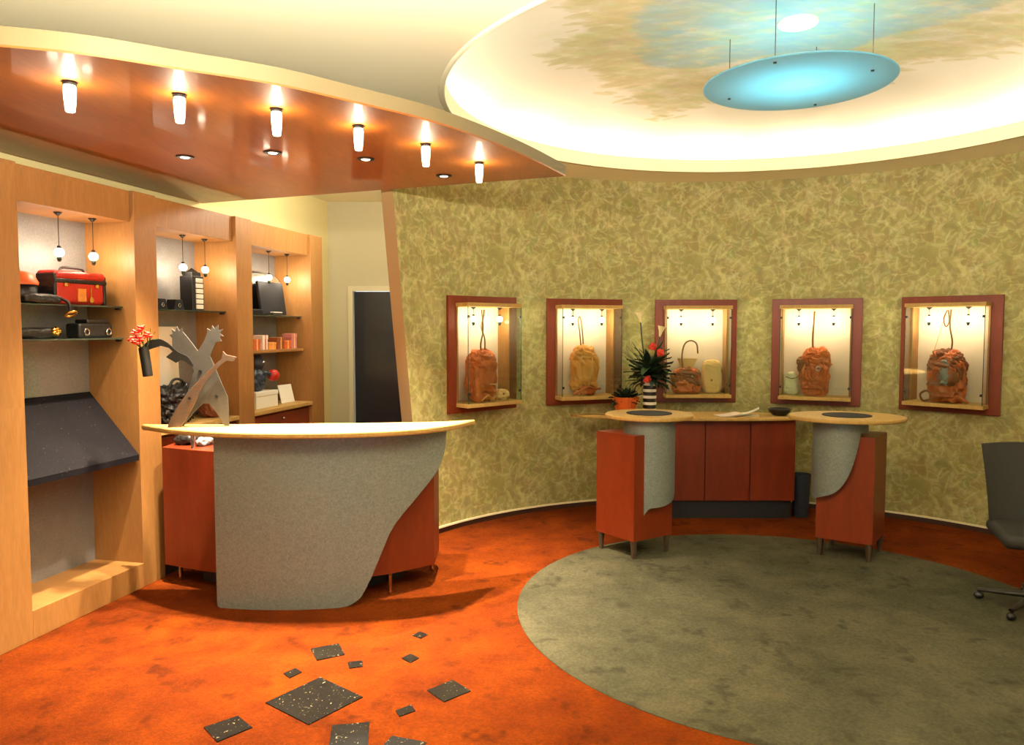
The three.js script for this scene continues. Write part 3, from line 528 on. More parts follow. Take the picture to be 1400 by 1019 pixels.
// leather bags
function bag(i, u, label, name, cat, w, h, d, mat, flapMat, z = 0.05, turn = 0, amp = 0.02) {
  const t = thing(name, label, cat, inCase(i, u, z, CASE_FLOOR), -ANG[i] * R2 + turn);
  mesh('body', crumple(blob(w, h, d, 0.55, 64), amp, 13, i * 3.7 + u * 10), mat, t);
  if (flapMat) {
    const f = new THREE.SphereGeometry(1, 48, 24, 0, Math.PI * 2, 0, Math.PI * 0.56), p = f.attributes.position, e = (v) => Math.sign(v) * Math.abs(v) ** 0.6;
    for (let k = 0; k < p.count; k++) p.setXYZ(k, e(p.getX(k)) * w * 0.49, h * 0.52 + e(p.getY(k)) * h * 0.5, e(p.getZ(k)) * d * 0.54);
    f.computeVertexNormals(); mesh('flap', crumple(f, amp * 1.2, 15, i * 5.1 + 9), flapMat, t);
  }
  return t;
}
{
  let t = bag(0, -0.035, 'orange-brown leather rucksack with cream drawstring top', 'leather_rucksack', 'bag', 0.25, 0.40, 0.15, M.rust, M.cognac, 0.055, 0.15);
  mesh('side_pocket', crumple(blob(0.10, 0.2, 0.06, 0.6).translate(-0.1, 0.0, 0.06), 0.01, 16, 3), M.rust, t);
  mesh('strap', tube([[0.02, 0.38, 0.02], [0.01, 0.5, 0.03], [-0.02, 0.6, 0.02], [0.02, 0.68, 0.01], [0.04, 0.735, 0]], 0.006), M.cord, t);
  mesh('strap', tube([[-0.02, 0.38, 0.02], [-0.04, 0.46, 0.03], [0.0, 0.56, 0.02], [0.01, 0.735, 0]], 0.006), M.cord, t);
  mesh('buckle_strap', tube([[-0.1, 0.13, 0.085], [0, 0.14, 0.09], [0.1, 0.135, 0.085]], 0.005), M.straw, t);
  mesh('strap_coil', tube([[-0.10, 0.012, 0.09], [-0.05, 0.05, 0.11], [0.0, 0.02, 0.115], [0.06, 0.04, 0.1], [0.1, 0.012, 0.08]], 0.009), M.tan, t);
  t = thing('cream_pouch', 'small cream pouch beside the orange-brown rucksack', 'pouch', inCase(0, 0.185, 0.06, CASE_FLOOR), 0.4);
  mesh('body', crumple(blob(0.12, 0.085, 0.09, 0.8), 0.008, 16, 4), M.straw, t); mesh('button', new THREE.SphereGeometry(0.009, 12, 8).translate(0, 0.05, 0.045), M.brown, t);

  t = bag(1, -0.01, 'tan leather bag with a tall cord loop handle', 'leather_bag', 'bag', 0.22, 0.42, 0.15, M.tan, null, 0.05, 0, 0.026);
  mesh('loop_handle', tube([[-0.03, 0.39, 0.0], [-0.05, 0.55, 0.01], [-0.065, 0.66, 0.01], [-0.055, 0.69, 0.01], [-0.042, 0.66, 0.01], [-0.02, 0.5, 0.01], [-0.012, 0.39, 0.0]], 0.006, 60), M.cord, t);
  mesh('zip', tube([[0.03, 0.40, 0.06], [0.035, 0.3, 0.088], [0.02, 0.18, 0.09], [0.0, 0.08, 0.085]], 0.004), M.straw, t);
  mesh('buckle_strap', tube([[-0.15, 0.012, 0.09], [-0.09, 0.045, 0.1], [0.0, 0.075, 0.095], [0.07, 0.06, 0.09], [0.12, 0.06, 0.08]], 0.009), M.cognac, t);
  mesh('foot_fold', crumple(blob(0.17, 0.09, 0.17, 0.7), 0.012, 18, 6), M.rust, t);

  t = bag(2, -0.09, 'crumpled red-brown shoulder bag in front of the straw tote', 'shoulder_bag', 'bag', 0.24, 0.22, 0.10, M.cognac, M.brown, 0.09, 0, 0.018);
  mesh('arch_handle', tube([[-0.02, 0.18, -0.03], [-0.03, 0.36, -0.04], [0.0, 0.455, -0.04], [0.05, 0.475, -0.04], [0.095, 0.45, -0.04], [0.11, 0.36, -0.04]], 0.007, 50), M.cord, t);
  mesh('fringe', crumple(blob(0.16, 0.1, 0.06, 0.7).translate(-0.03, 0.01, 0.05), 0.014, 24, 8), M.rust, t);
  mesh('clasp', new THREE.SphereGeometry(0.012, 14, 10).translate(0.04, 0.16, 0.062), M.chrome, t);
  t = thing('paper_fan', 'flared tan paper wrap standing behind the red-brown shoulder bag', 'paper wrap', inCase(2, -0.06, -0.025, CASE_FLOOR), -ANG[2] * R2);
  mesh('wrap', lathe([[0.03, 0], [0.055, 0.1], [0.05, 0.22], [0.09, 0.31], [0.088, 0.312], [0.046, 0.222], [0.05, 0.1], [0.026, 0.002], [0.03, 0]], 32).scale(1, 1, 0.5), M.straw, t);
  t = thing('straw_tote', 'upright straw-coloured tote beside the red-brown shoulder bag', 'bag', inCase(2, 0.15, 0.02, CASE_FLOOR), -ANG[2] * R2);
  mesh('body', crumple(blob(0.16, 0.30, 0.1, 0.45), 0.007, 14, 2), M.straw, t); mesh('side_strap', tube([[0.075, 0.26, 0.02], [0.095, 0.17, 0.03], [0.105, 0.1, 0.04], [0.075, 0.012, 0.05]], 0.006), M.brown, t); mesh('clasp', new THREE.SphereGeometry(0.01, 12, 8).translate(-0.01, 0.12, 0.05), M.gold, t);

  t = bag(3, 0.0, 'red-brown folded leather bag beside a pale pouch', 'leather_bag', 'bag', 0.22, 0.39, 0.13, M.cognac, M.rust, 0.055, 0.1, 0.028);
  mesh('strap', tube([[-0.02, 0.36, 0], [-0.025, 0.5, 0.0], [-0.02, 0.62, 0], [-0.015, 0.735, 0]], 0.008), M.cord, t);
  mesh('pleat', crumple(blob(0.1, 0.13, 0.07, 0.6).translate(-0.09, 0.2, 0.03), 0.012, 18, 5), M.brown, t);
  mesh('buckle', new THREE.TorusGeometry(0.018, 0.005, 8, 20).translate(0.02, 0.24, 0.088), M.chrome, t);
  t = thing('pale_pouch', 'pale grey pouch leaning beside the red-brown folded bag', 'pouch', inCase(3, -0.195, 0.03, CASE_FLOOR), -ANG[3] * R2 + 0.2);
  mesh('body', crumple(blob(0.11, 0.2, 0.06, 0.6), 0.008, 14, 7), M.paper, t); mesh('cord', tube([[-0.05, 0.16, 0.025], [0, 0.145, 0.036], [0.05, 0.16, 0.025]], 0.004), M.cord, t);

  t = bag(4, -0.01, 'brown leather bag with grey panel and hanging straps', 'leather_bag', 'bag', 0.25, 0.40, 0.15, M.cognac, M.brown, 0.055, -0.1, 0.024);
  mesh('grey_panel', crumple(blob(0.07, 0.2, 0.03, 0.6).translate(0.02, 0.14, 0.082), 0.008, 16, 3), M.backPanel, t);
  mesh('side_panel', crumple(blob(0.06, 0.36, 0.1, 0.6).translate(0.1, 0, -0.01), 0.01, 14, 3), M.orangeLeather, t);
  mesh('strap', tube([[0.03, 0.38, 0.01], [0.04, 0.48, 0.01], [0.02, 0.6, 0.01], [0.02, 0.735, 0]], 0.007), M.cord, t);
  mesh('strap_loop', tube([[-0.01, 0.73, 0], [-0.03, 0.66, 0.01], [-0.01, 0.6, 0.01], [0.01, 0.63, 0.01], [0.0, 0.73, 0]], 0.005), M.brown, t);
  mesh('strap', tube([[-0.02, 0.7, 0], [-0.06, 0.55, 0], [-0.1, 0.4, 0]], 0.003), M.straw, t);
  mesh('strap_coil', tube([[-0.05, 0.03, 0.1], [-0.1, 0.09, 0.1], [-0.15, 0.06, 0.1], [-0.13, 0.01, 0.1], [-0.08, 0.02, 0.1]], 0.009, 50, 8, true), M.brown, t);
  mesh('strap_coil', tube([[0.08, 0.012, 0.09], [0.12, 0.06, 0.09], [0.17, 0.03, 0.08], [0.2, 0.012, 0.07]], 0.008), M.rust, t);
}

// ---------------------------------------------------------------- things on the wall counter
{
  let t = thing('flower_arrangement', 'tall dark foliage arrangement in a black and white banded vase', 'flowers', [1.165, 0.863, 6.42]);
  const v = mesh('vase', lathe([[0.001, 0], [0.05, 0], [0.055, 0.02], [0.055, 0.3], [0.05, 0.305], [0.046, 0.3], [0.046, 0.02], [0.001, 0.02]], 40), M.black, t);
  for (let k = 0; k < 5; k++) mesh('white_band', lathe([[0.0555, 0.03 + k * 0.055], [0.0575, 0.034 + k * 0.055], [0.0575, 0.05 + k * 0.055], [0.0555, 0.054 + k * 0.055]], 40), M.white, v);
  const blade = (len, wid, az, el, y0, bend = 0.5, x0 = 0, z0 = 0) => {       // a long arched leaf with a keel
    const n = 8, pos = [], idx = [];
    for (let i = 0; i <= n; i++) { const s = i / n, e = el - bend * s * s, r = len * s * Math.cos(e), y = y0 + len * s * Math.sin(el - bend * s * 0.6), w = wid * Math.sin(Math.PI * Math.min(0.98, 0.12 + s * 0.88)) ** 0.8, cx = x0 + Math.cos(az) * r, cz = z0 + Math.sin(az) * r; pos.push(cx - Math.sin(az) * w, y, cz + Math.cos(az) * w, cx, y - wid * 0.35, cz, cx + Math.sin(az) * w, y, cz - Math.cos(az) * w); }
    for (let i = 0; i < n; i++) for (let k = 0; k < 2; k++) { const a = i * 3 + k; idx.push(a, a + 3, a + 1, a + 1, a + 3, a + 4); }
    const g = new THREE.BufferGeometry(); g.setAttribute('position', new THREE.Float32BufferAttribute(pos, 3)); g.setIndex(idx); g.computeVertexNormals(); return g;
  };
  for (let k = 0; k < 110; k++) mesh('leaf', blade(rr(0.12, 0.25), rr(0.018, 0.036), rr(0, 6.283), rr(-0.1, 1.35), 0.29 + rr(-0.02, 0.12), rr(0.2, 0.8)), k % 3 ? M.leaf : M.leaf2, t);
  for (let k = 0; k < 10; k++) mesh('palm_blade', blade(rr(0.26, 0.36), 0.008, Math.PI + rr(-0.5, 0.5), rr(0.75, 1.25), 0.32, 0.15), M.leaf2, t);
  const stem = (pts, r, mat, name = 'stem') => mesh(name, tube(pts, r, 20, 8), mat, t);
  stem([[0, 0.3, 0], [-0.06, 0.55, 0.02], [-0.085, 0.78, 0.02]], 0.006, M.leaf);
  stem([[0, 0.3, 0], [0.04, 0.5, 0.02], [0.075, 0.66, 0.02]], 0.006, M.leaf);
  const calla = lathe([[0.004, 0], [0.01, 0.02], [0.016, 0.05], [0.032, 0.09], [0.036, 0.095], [0.028, 0.088], [0.01, 0.04], [0.004, 0.004]], 24);
  mesh('calla', calla.clone().rotateZ(0.15).translate(-0.085, 0.775, 0.02), M.palePetal, t);
  mesh('calla', calla.clone().rotateZ(-0.2).translate(0.075, 0.655, 0.02), M.palePetal, t);
  for (const [x, y, z] of [[0.01, 0.55, 0.08], [0.07, 0.5, 0.08], [-0.04, 0.28, 0.12]]) mesh('red_bloom', crumple(blob(0.055, 0.05, 0.05, 0.9, 24), 0.012, 40, x * 9), M.redPetal, t).position.set(x, y, z);
  for (let k = 0; k < 16; k++) mesh('big_leaf', blade(rr(0.16, 0.24), rr(0.035, 0.05), k * 0.393 * 1.7, rr(0.1, 1.1), 0.3 + rr(0, 0.06), rr(0.2, 0.6)), M.leaf, t);
  mesh('big_leaf', blade(0.3, 0.045, 0.6, 1.25, 0.36, 0.1), M.leaf2, t);
  mesh('big_leaf', blade(0.26, 0.05, 0.2, -0.05, 0.33, 0.5), M.leaf, t);

  t = thing('potted_plant', 'dark bushy plant in an orange paper-wrapped pot', 'plant', [0.965, 0.863, 6.42]);
  mesh('wrapped_pot', crumple(lathe([[0.001, 0], [0.07, 0], [0.08, 0.06], [0.105, 0.15], [0.1, 0.152], [0.07, 0.06], [0.06, 0.02], [0.001, 0.02]], 48), 0.014, 18, 3), M.orangeLeather, t);
  for (let k = 0; k < 60; k++) mesh('leaf', blade(rr(0.1, 0.15), rr(0.022, 0.034), rr(0, 6.283), rr(0.05, 1.4), 0.11, rr(0.1, 0.7)), M.leaf, t);

  t = thing('dark_bowl', 'low dark bowl on the crescent counter top', 'bowl', [2.25, 0.863, 6.37]);
  mesh('bowl', lathe([[0.001, 0], [0.05, 0], [0.085, 0.03], [0.092, 0.055], [0.087, 0.055], [0.078, 0.03], [0.045, 0.01], [0.001, 0.01]], 40), M.black, t);
  mesh('rim', new THREE.TorusGeometry(0.09, 0.004, 8, 40).rotateX(Math.PI / 2).translate(0, 0.055, 0), M.black, t);
  for (const [k, x, d, turn, lab] of [[0, 1.80, 6.31, 0.2, 'flat pale brochure lying on the crescent counter top'], [1, 1.97, 6.36, -0.3, 'open pale booklet with curled page on the crescent counter']]) {
    t = thing('brochure', lab, 'brochure', [x, 0.863, d], turn);
    const sheet = (bend, y0) => { const pts = []; for (let i = 0; i <= 10; i++) { const s = i / 10; pts.push([-0.1 + 0.2 * s, y0 + bend * s * s]); } for (let i = 10; i >= 0; i--) { const s = i / 10; pts.push([-0.1 + 0.2 * s, y0 - 0.0025 + bend * s * s]); } return plate(pts.reverse(), 0.15); };
    mesh('cover', sheet(k ? 0.0 : 0.012, 0.0035), M.paper, t);
    if (k) mesh('raised_page', sheet(0.06, 0.0065), M.white, t); else mesh('inner_page', sheet(0.022, 0.0065), M.cream, t);
  }
}

// ---------------------------------------------------------------- steel figure and flower tube on the front counter
{
  const t = thing('steel_sculpture', 'grey steel cut-out figure with spiky crown and sweeping blade', 'sculpture', [-1.80, 1.031, 4.36], 0.12);
  const Z = (p) => p.map(([x, y]) => [(x - 470) / 1338, (912 - y) / 1338]);
  const body = Z([[285, 320], [285, 230], [264, 206], [290, 200], [282, 160], [308, 180], [322, 142], [338, 176], [366, 148], [364, 184], [405, 235], [470, 330], [520, 250], [543, 192], [542, 156], [568, 172], [580, 134], [598, 160], [626, 128], [624, 172], [660, 164], [635, 195], [664, 218], [630, 222], [648, 256], [605, 262], [560, 370], [600, 470], [640, 580], [685, 690], [690, 911], [655, 911], [600, 810], [545, 735], [500, 735], [440, 790], [380, 860], [350, 911], [300, 911], [350, 760], [440, 480], [400, 410], [330, 370]]).reverse();
  mesh('figure_plate', plate(body, 0.012, 0.001), M.steel, t);
  const bl = spline([[245, 911], [265, 860], [340, 730], [430, 610], [530, 510], [600, 440], [655, 392]], 24).concat([[668, 330], [692, 358], [765, 375], [745, 408], [690, 402]], spline([[650, 435], [560, 530], [500, 620], [430, 770], [345, 911]], 18));
  mesh('sweeping_blade', plate(Z(bl).reverse(), 0.01, 0.001).rotateX(0.02).translate(0, 0, 0.03), M.bladeSteel, t);
  for (const [x, y, z] of [[487, 485, 0.008], [603, 680, 0.008], [415, 690, 0.037]]) mesh('bolt', cyl(0.009, 0.009, 0.012, 0, 0, 0, 16).rotateX(Math.PI / 2).translate((x - 470) / 1338, (912 - y) / 1338, z), M.black, t);
  mesh('spacer', cyl(0.01, 0.01, 0.022, 0, 0, 0, 16).rotateX(Math.PI / 2).translate((470 - 470) / 1338, (912 - 600) / 1338, 0.015), M.darkSteel, t);
  const arm = Z([...spline([[65, 300], [120, 250], [190, 235], [250, 262], [330, 335], [400, 372], [440, 440]], 24), ...spline([[430, 450], [370, 405], [345, 400]], 6), [312, 420], [240, 375], [290, 332], [262, 305], [205, 290], [120, 318], [80, 345]]).reverse();
  mesh('tube_holder_arm', plate(arm, 0.008, 0.001).translate(0, 0, 0.012), M.darkSteel, t);
  const v = thing('flower_tube', 'black tube vase of red flowers held by the steel figure', 'vase', [-2.05, 1.325, 4.276], 0.12);
  mesh('tube', lathe([[0.001, 0], [0.026, 0], [0.027, 0.004], [0.027, 0.165], [0.0235, 0.165], [0.0235, 0.01], [0.001, 0.01]], 32).rotateZ(0.12), M.black, v);
  const petal = (r) => new THREE.SphereGeometry(r, 10, 8).scale(1, 0.35, 0.7);
  for (const [x, y, z] of [[-0.055, 0.235, 0.01], [-0.02, 0.20, 0.03], [-0.075, 0.2, 0], [-0.03, 0.26, 0], [0.005, 0.225, 0.01], [-0.05, 0.185, 0.04]]) {
    mesh('stem', tube([[-0.015, 0.14, 0], [x * 0.6, 0.17, z * 0.5], [x, y, z]], 0.003, 12, 6), M.leaf2, v);
    const gs = []; for (let k = 0; k < 9; k++) gs.push(petal(0.019).translate(0.014, 0.004, 0).rotateZ(rr(-0.2, 1.0)).rotateY(k * 0.75 + rr(0, 0.4)).translate(x, y + rr(-0.006, 0.006), z));
    mesh('bloom', gs, M.redPetal, v);
  }
  for (const e of [[0.045, 0.25, 0], [0.06, 0.21, 0.01], [0.02, 0.27, 0]]) mesh('twig', tube([[-0.012, 0.14, 0], [0.012, 0.2, 0], e], 0.0022, 12, 6), M.leaf2, v);
}

// ---------------------------------------------------------------- things in the niches
const inShelf = (name, label, cat, s, off, h, turn = 0, group) => thing(name, label, cat, S(s, off, h + 0.001), STURN + turn, group);
{
  // first niche
  let t = inShelf('red_handbag', 'red leather handbag with black flap and trim on the glass shelf', 'handbag', 0.745, 0.20, 1.728);
  mesh('body', new RoundedBoxGeometry(0.37, 0.165, 0.12, 5, 0.03).translate(0, 0.083, 0), M.redLeather, t);
  mesh('lid', new RoundedBoxGeometry(0.38, 0.05, 0.13, 5, 0.022).translate(0, 0.165, 0), M.redLeather, t);
  mesh('black_band', new RoundedBoxGeometry(0.386, 0.026, 0.134, 3, 0.008).translate(0, 0.132, 0), M.blackLeather, t);
  for (const s of [-1, 1]) mesh('side_trim', new RoundedBoxGeometry(0.022, 0.17, 0.125, 3, 0.008).translate(s * 0.182, 0.088, 0), M.blackLeather, t);
  mesh('handle', tube([[-0.09, 0.185, 0], [-0.08, 0.205, 0], [0, 0.212, 0], [0.08, 0.205, 0], [0.09, 0.185, 0]], 0.007), M.blackLeather, t);
  mesh('pocket', rbox(0.06, 0.075, 0.012, 0.0, 0.055, 0.063), M.tan, t);
  mesh('tag', [cyl(0.016, 0.016, 0.006, 0, 0, 0, 20).rotateX(Math.PI / 2).translate(0.065, 0.03, 0.068), box(0.006, 0.06, 0.004, 0.065, 0.07, 0.066)], M.gold, t);
  for (const x of [-0.12, 0.11]) mesh('clasp', rbox(0.022, 0.022, 0.014, x, 0.11, 0.068), M.gold, t);
  t = inShelf('hat_bag', 'round black bag with an orange lid beside the red handbag', 'bag', 0.43, 0.245, 1.728);
  mesh('body', lathe([[0.001, 0], [0.07, 0], [0.085, 0.04], [0.085, 0.1], [0.001, 0.11]], 36), M.blackLeather, t);
  mesh('lid', lathe([[0.09, 0.1], [0.092, 0.115], [0.07, 0.155], [0.03, 0.172], [0.001, 0.175]], 36), M.orangeLeather, t);
  mesh('strap', tube([[-0.06, 0.15, 0], [-0.05, 0.24, 0], [-0.02, 0.27, 0], [0.0, 0.17, 0]], 0.007), M.blackLeather, t);
  t = inShelf('black_clutch', 'flat black clutch with a gold ring strap hanging over the shelf', 'clutch', 0.44, 0.115, 1.728);
  mesh('body', crumple(blob(0.24, 0.05, 0.06, 0.6), 0.004, 14, 2), M.blackLeather, t);
  mesh('strap', tube([[0.11, 0.03, 0.02], [0.14, 0.01, 0.035], [0.15, -0.03, 0.04]], 0.008), M.blackLeather, t);
  mesh('ring', new THREE.TorusGeometry(0.03, 0.007, 10, 28).rotateX(1.1).translate(0.15, -0.055, 0.04), M.gold, t);
  t = inShelf('long_purse', 'long black purse with a gold flower ornament on the lower shelf', 'purse', 0.46, 0.17, 1.538);
  mesh('body', crumple(blob(0.30, 0.06, 0.07, 0.65), 0.004, 14, 4), M.blackLeather, t);
  mesh('ornament', [0, 1, 2, 3, 4].map((k) => new THREE.SphereGeometry(0.014, 10, 8).translate(0.085 + 0.018 * Math.cos(k * 1.257), 0.04 + 0.014 * Math.sin(k * 1.257), 0.038)), M.gold, t);
  t = inShelf('black_case', 'small black case with two silver rings on the lower shelf', 'case', 0.83, 0.17, 1.538);
  mesh('body', new RoundedBoxGeometry(0.26, 0.085, 0.1, 4, 0.015).translate(0, 0.043, 0), M.blackLeather, t); mesh('lid', new RoundedBoxGeometry(0.17, 0.025, 0.09, 3, 0.01).translate(0.02, 0.096, 0), M.blackLeather, t);
  for (const x of [-0.08, 0.09]) mesh('silver_ring', new THREE.TorusGeometry(0.018, 0.005, 8, 24).translate(x, 0.035, 0.054), M.chrome, t);
  t = inShelf('arched_mirror', 'small arched silver mirror standing behind the sloping board', 'mirror', 0.50, 0.336, 1.21);
  const ar = (r, h) => [[-r, 0], [r, 0], ...Array.from({ length: 17 }, (_, i) => [r * Math.cos(i / 16 * Math.PI), h + r * 1.25 * Math.sin(i / 16 * Math.PI)])];
  mesh('frame', plate(ar(0.115, 0.14), 0.014, 0.002, [ar(0.085, 0.14).reverse()]), M.silver, t); mesh('glass', plate(ar(0.086, 0.14), 0.006), M.chrome, t);

  // second niche
  t = inShelf('tower_stand', 'tall black watch tower stand with a column of white blocks', 'stand', 1.79, 0.17, 1.72);
  mesh('tower', [rbox(0.13, 0.24, 0.1, 0, 0.12, 0, 0.004), rbox(0.1, 0.03, 0.08, 0, 0.255, 0, 0.004), cyl(0.0, 0.05, 0.03, 0, 0.285, 0, 4).rotateY(0)], M.black, t);
  for (let k = 0; k < 6; k++) mesh('white_block', rbox(0.075, 0.03, 0.012, 0.01, 0.025 + k * 0.037, 0.052, 0.003), M.white, t);
  const tr = [[-0.055, 0], [0.055, 0], [0.035, 0.07], [-0.035, 0.07]];
  for (const [s, lab] of [[1.43, 'small black trapezoid ring stand next to the maple pilaster'], [1.60, 'small black trapezoid ring stand next to the tower stand']]) { t = inShelf('ring_stand', lab, 'stand', s, 0.17, 1.72); mesh('block', plate(tr, 0.07, 0.004), M.velvet, t); mesh('ring', new THREE.TorusGeometry(0.012, 0.003, 8, 20).translate(0, 0.03, 0.038), M.chrome, t); }
  t = inShelf('pale_board', 'pale grey display board leaning at the back of the niche', 'board', 1.56, 0.30, 0.944);
  mesh('board', rbox(0.5, 0.66, 0.01, 0, 0.332, 0, 0.003).rotateX(-0.03), M.white, t); mesh('foot', rbox(0.3, 0.02, 0.04, 0, 0.011, 0.01), M.steel, t);
  t = inShelf('black_fur_bag', 'shaggy black bag on the worktop behind the steel figure', 'bag', 1.55, 0.16, 0.944);
  mesh('body', crumple(blob(0.32, 0.25, 0.18, 0.8, 64), 0.035, 22, 1), M.blackLeather, t); mesh('strap', tube([[-0.1, 0.2, 0.02], [-0.04, 0.3, 0.03], [0.05, 0.29, 0.03], [0.1, 0.2, 0.02]], 0.009), M.blackLeather, t);
  t = inShelf('brown_bag', 'small dark brown bag with gold clasp behind the steel figure', 'bag', 1.97, 0.15, 0.944);
  mesh('body', crumple(blob(0.17, 0.17, 0.14, 0.6, 40), 0.012, 16, 4), M.brown, t); mesh('clasp', new THREE.SphereGeometry(0.012, 12, 8).translate(0, 0.08, 0.075), M.gold, t);
  // third niche
  t = inShelf('velvet_bust', 'square black velvet display stand on the top shelf', 'stand', 2.88, 0.19, 1.70);
  mesh('pad', new RoundedBoxGeometry(0.40, 0.28, 0.025, 4, 0.01).rotateX(-0.14).translate(0, 0.145, 0), M.velvet, t); mesh('easel_leg', rbox(0.03, 0.24, 0.01, 0, 0.12, -0.05, 0.002).rotateX(0.1), M.black, t);
  t = inShelf('silver_mirror', 'rounded silver mirror plate standing behind the black velvet stand', 'mirror', 2.88, 0.27, 1.70);
  mesh('plate', plate(spline([[-0.3, 0], [-0.32, 0.15], [-0.25, 0.31], [0, 0.35], [0.25, 0.31], [0.32, 0.15], [0.3, 0]], 40), 0.012, 0.002), M.chrome, t); mesh('rim', tube([[-0.3, 0.006, 0], [-0.32, 0.15, 0], [-0.25, 0.31, 0], [0, 0.35, 0], [0.25, 0.31, 0], [0.32, 0.15, 0], [0.3, 0.006, 0]], 0.006, 50), M.silver, t);
  t = inShelf('jewel_box', 'small grey jewel box in front of the black velvet stand', 'box', 2.82, 0.11, 1.70); mesh('base', rbox(0.14, 0.022, 0.03, 0, 0.011, 0), M.steel, t); mesh('lid', rbox(0.144, 0.008, 0.032, 0, 0.026, 0), M.white, t);
  t = inShelf('small_black_box', 'flat black box at the end of the top shelf beside pilaster', 'box', 2.52, 0.14, 1.70); mesh('base', rbox(0.16, 0.035, 0.07, 0, 0.018, 0), M.black, t); mesh('lid', rbox(0.165, 0.012, 0.075, 0, 0.04, 0), M.velvet, t);
  const bx = [[2.385, 0.15, 0.15, 'white', 'tall cream gift box next to the pilaster on the wooden shelf'], [2.525, 0.09, 0.09, 'cognac', 'red-brown gift box on the wooden shelf'], [2.645, 0.09, 0.12, 'cream', 'cream jewellery box between red-brown and dark boxes'], [2.76, 0.12, 0.06, 'tan', 'low tan box on the wooden shelf'], [2.89, 0.12, 0.10, 'brown', 'dark brown jewellery box on the wooden shelf'], [3.01, 0.10, 0.07, 'orangeLeather', 'orange gift box on the wooden shelf'], [3.12, 0.09, 0.13, 'pink', 'dusky pink box at the far end of the wooden shelf']];
  M.pink = std({ color: srgb(198, 120, 116), roughness: 0.6 });
  for (const [s, w, h, mt, lab] of bx) { t = inShelf('gift_box', lab, 'box', s, 0.16, 1.416, rr(-0.15, 0.15), 'gift boxes on the wooden shelf'); mesh('base', rbox(w, h * 0.7, 0.09, 0, h * 0.35, 0), M[mt], t); mesh('lid', rbox(w + 0.005, h * 0.3, 0.095, 0, h * 0.85, 0), M[mt], t); mesh('ribbon', rbox(0.014, h + 0.002, 0.098, 0, (h + 0.002) / 2, 0, 0.001), mt === 'white' || mt === 'cream' ? M.cognac : M.straw, t); }
  t = inShelf('dark_figurine', 'dark blue round-headed figurine holding a red ball', 'figurine', 2.58, 0.18, 1.081);
  mesh('body', crumple(blob(0.2, 0.19, 0.15, 0.8), 0.01, 14, 2), M.bin, t); mesh('head', new THREE.SphereGeometry(0.07, 28, 20).translate(0.02, 0.225, 0), M.bin, t); mesh('ear', [new THREE.SphereGeometry(0.022, 14, 10).translate(-0.03, 0.275, 0), new THREE.SphereGeometry(0.022, 14, 10).translate(0.07, 0.275, 0)], M.bin, t); mesh('eye', new THREE.SphereGeometry(0.014, 12, 8).translate(0.03, 0.235, 0.066), M.chrome, t);
  mesh('ball', new THREE.SphereGeometry(0.05, 28, 20).translate(0.19, 0.12, 0.06), M.redLeather, t); mesh('arm', tube([[0.07, 0.15, 0.02], [0.12, 0.14, 0.05], [0.16, 0.12, 0.055]], 0.018), M.bin, t);
  t = inShelf('white_box', 'white box under the dark figurine on the worktop', 'box', 2.62, 0.19, 0.944); mesh('base', rbox(0.33, 0.1, 0.2, 0, 0.05, 0), M.white, t); mesh('lid', rbox(0.336, 0.036, 0.206, 0, 0.118, 0), M.white, t);
  t = inShelf('white_card', 'white printed card leaning upright on the worktop', 'card', 3.06, 0.15, 0.944, -0.1);
  mesh('card', rbox(0.19, 0.16, 0.006, 0, 0.08, 0, 0.002).rotateX(-0.25), M.white, t); mesh('foot', rbox(0.1, 0.008, 0.06, 0, 0.004, -0.02, 0.002), M.white, t);
  // pieces on the counter's lower desk
  const X = [[-2.06, 4.78, 0.14, 0.06, 'black', 'dark glossy stone on the red desk beneath the leaf top'], [-1.93, 4.74, 0.10, 0.05, 'backPanel', 'grey rough stone on the red desk beneath the leaf top'], [-1.80, 4.72, 0.13, 0.06, 'black', 'long black stone on the red desk beneath the leaf top'], [-1.68, 4.70, 0.09, 0.045, 'cream', 'cream pebble on the red desk beneath the leaf top']];
  X.forEach(([x, d, w, h, mt, lab], k) => { t = thing('mineral_stone', lab, 'stone', [x, 0.861, d], k, 'stones on the red desk'); mesh('stone', crumple(blob(w, h, w * 0.7, 0.85, 28), 0.012, 22, k * 4), M[mt], t); });
}

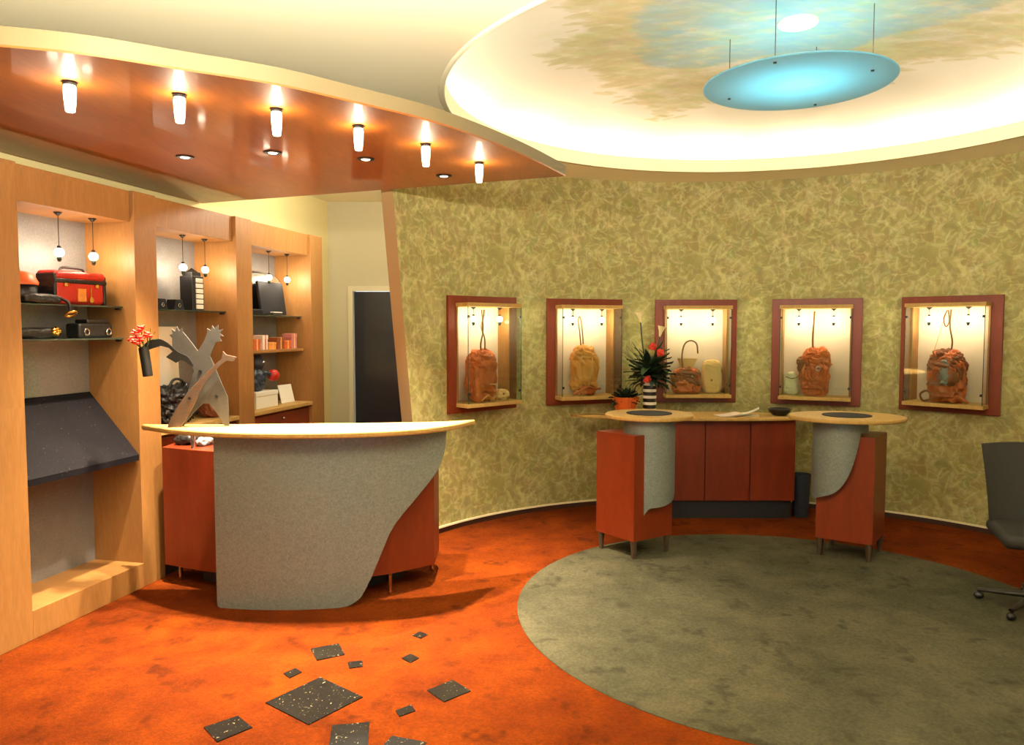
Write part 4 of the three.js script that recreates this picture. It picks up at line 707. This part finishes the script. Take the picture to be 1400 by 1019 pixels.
// ---------------------------------------------------------------- swivel chair at the edge of the green carpet
{
  const t = thing('swivel_chair', 'dark grey upholstered swivel chair by the curved wall', 'chair', [2.97, 0.003, 4.22], -0.35);
  const star = []; for (let k = 0; k < 5; k++) { const a = Math.PI + 0.35 + k * Math.PI * 2 / 5, g = new THREE.CylinderGeometry(0.012, 0.024, 0.29, 10).rotateZ(Math.PI / 2 + 0.12).scale(1, 0.9, 1.3).translate(-0.145, 0.07, 0).rotateY(-a + Math.PI); mesh('star_leg', g, M.darkSteel, t); mesh('glide', new THREE.SphereGeometry(0.022, 16, 12).scale(1.3, 1, 1).translate(-0.285, 0.022, 0).rotateY(-a + Math.PI), M.black, t); }
  mesh('column', [cyl(0.028, 0.032, 0.16, 0, 0.14, 0, 24), cyl(0.018, 0.018, 0.2, 0, 0.3, 0, 24)], M.chrome, t);
  mesh('seat', new RoundedBoxGeometry(0.48, 0.075, 0.46, 5, 0.035).translate(0.02, 0.425, 0), M.chair, t);
  const bp = [], rows = 16, cols = 16, pos = [], idx = [];
  for (const s of [0, 1]) for (let j = 0; j <= rows; j++) for (let i = 0; i <= cols; i++) {
    const v = j / rows, u = i / cols * 2 - 1, hw = 0.21 + 0.035 * v ** 1.5, x = u * hw, bend = -0.06 * u * u + 0.03, lean = -0.10 * v ** 1.4;
    pos.push(x, 0.40 + 0.51 * v - 0.012 * u * u * v, -0.20 + lean - bend * 0 + 0.06 * u * u + (s ? -0.035 : 0));
  }
  const n = cols + 1, W = n * (rows + 1), q = (a, b, c, d) => idx.push(a, b, c, a, c, d);
  for (let j = 0; j < rows; j++) for (let i = 0; i < cols; i++) { const k = j * n + i; q(k, k + 1, k + n + 1, k + n); q(W + k, W + k + n, W + k + n + 1, W + k + 1); }
  for (let j = 0; j < rows; j++) { const l = j * n, r = l + cols; q(l, l + n, W + l + n, W + l); q(r, W + r, W + r + n, r + n); }
  for (let i = 0; i < cols; i++) { q(i, W + i, W + i + 1, i + 1); const k = rows * n + i; q(k, k + 1, W + k + 1, W + k); }
  const g = new THREE.BufferGeometry(); g.setAttribute('position', new THREE.Float32BufferAttribute(pos, 3)); g.setIndex(idx);
  mesh('backrest', toCreasedNormals(g, 0.7), M.chair, t);
  mesh('back_bracket', tube([[0, 0.38, -0.05], [0, 0.37, -0.18], [0, 0.45, -0.25], [0, 0.55, -0.27]], 0.015), M.darkSteel, t);
}

renderer.render(scene, camera);
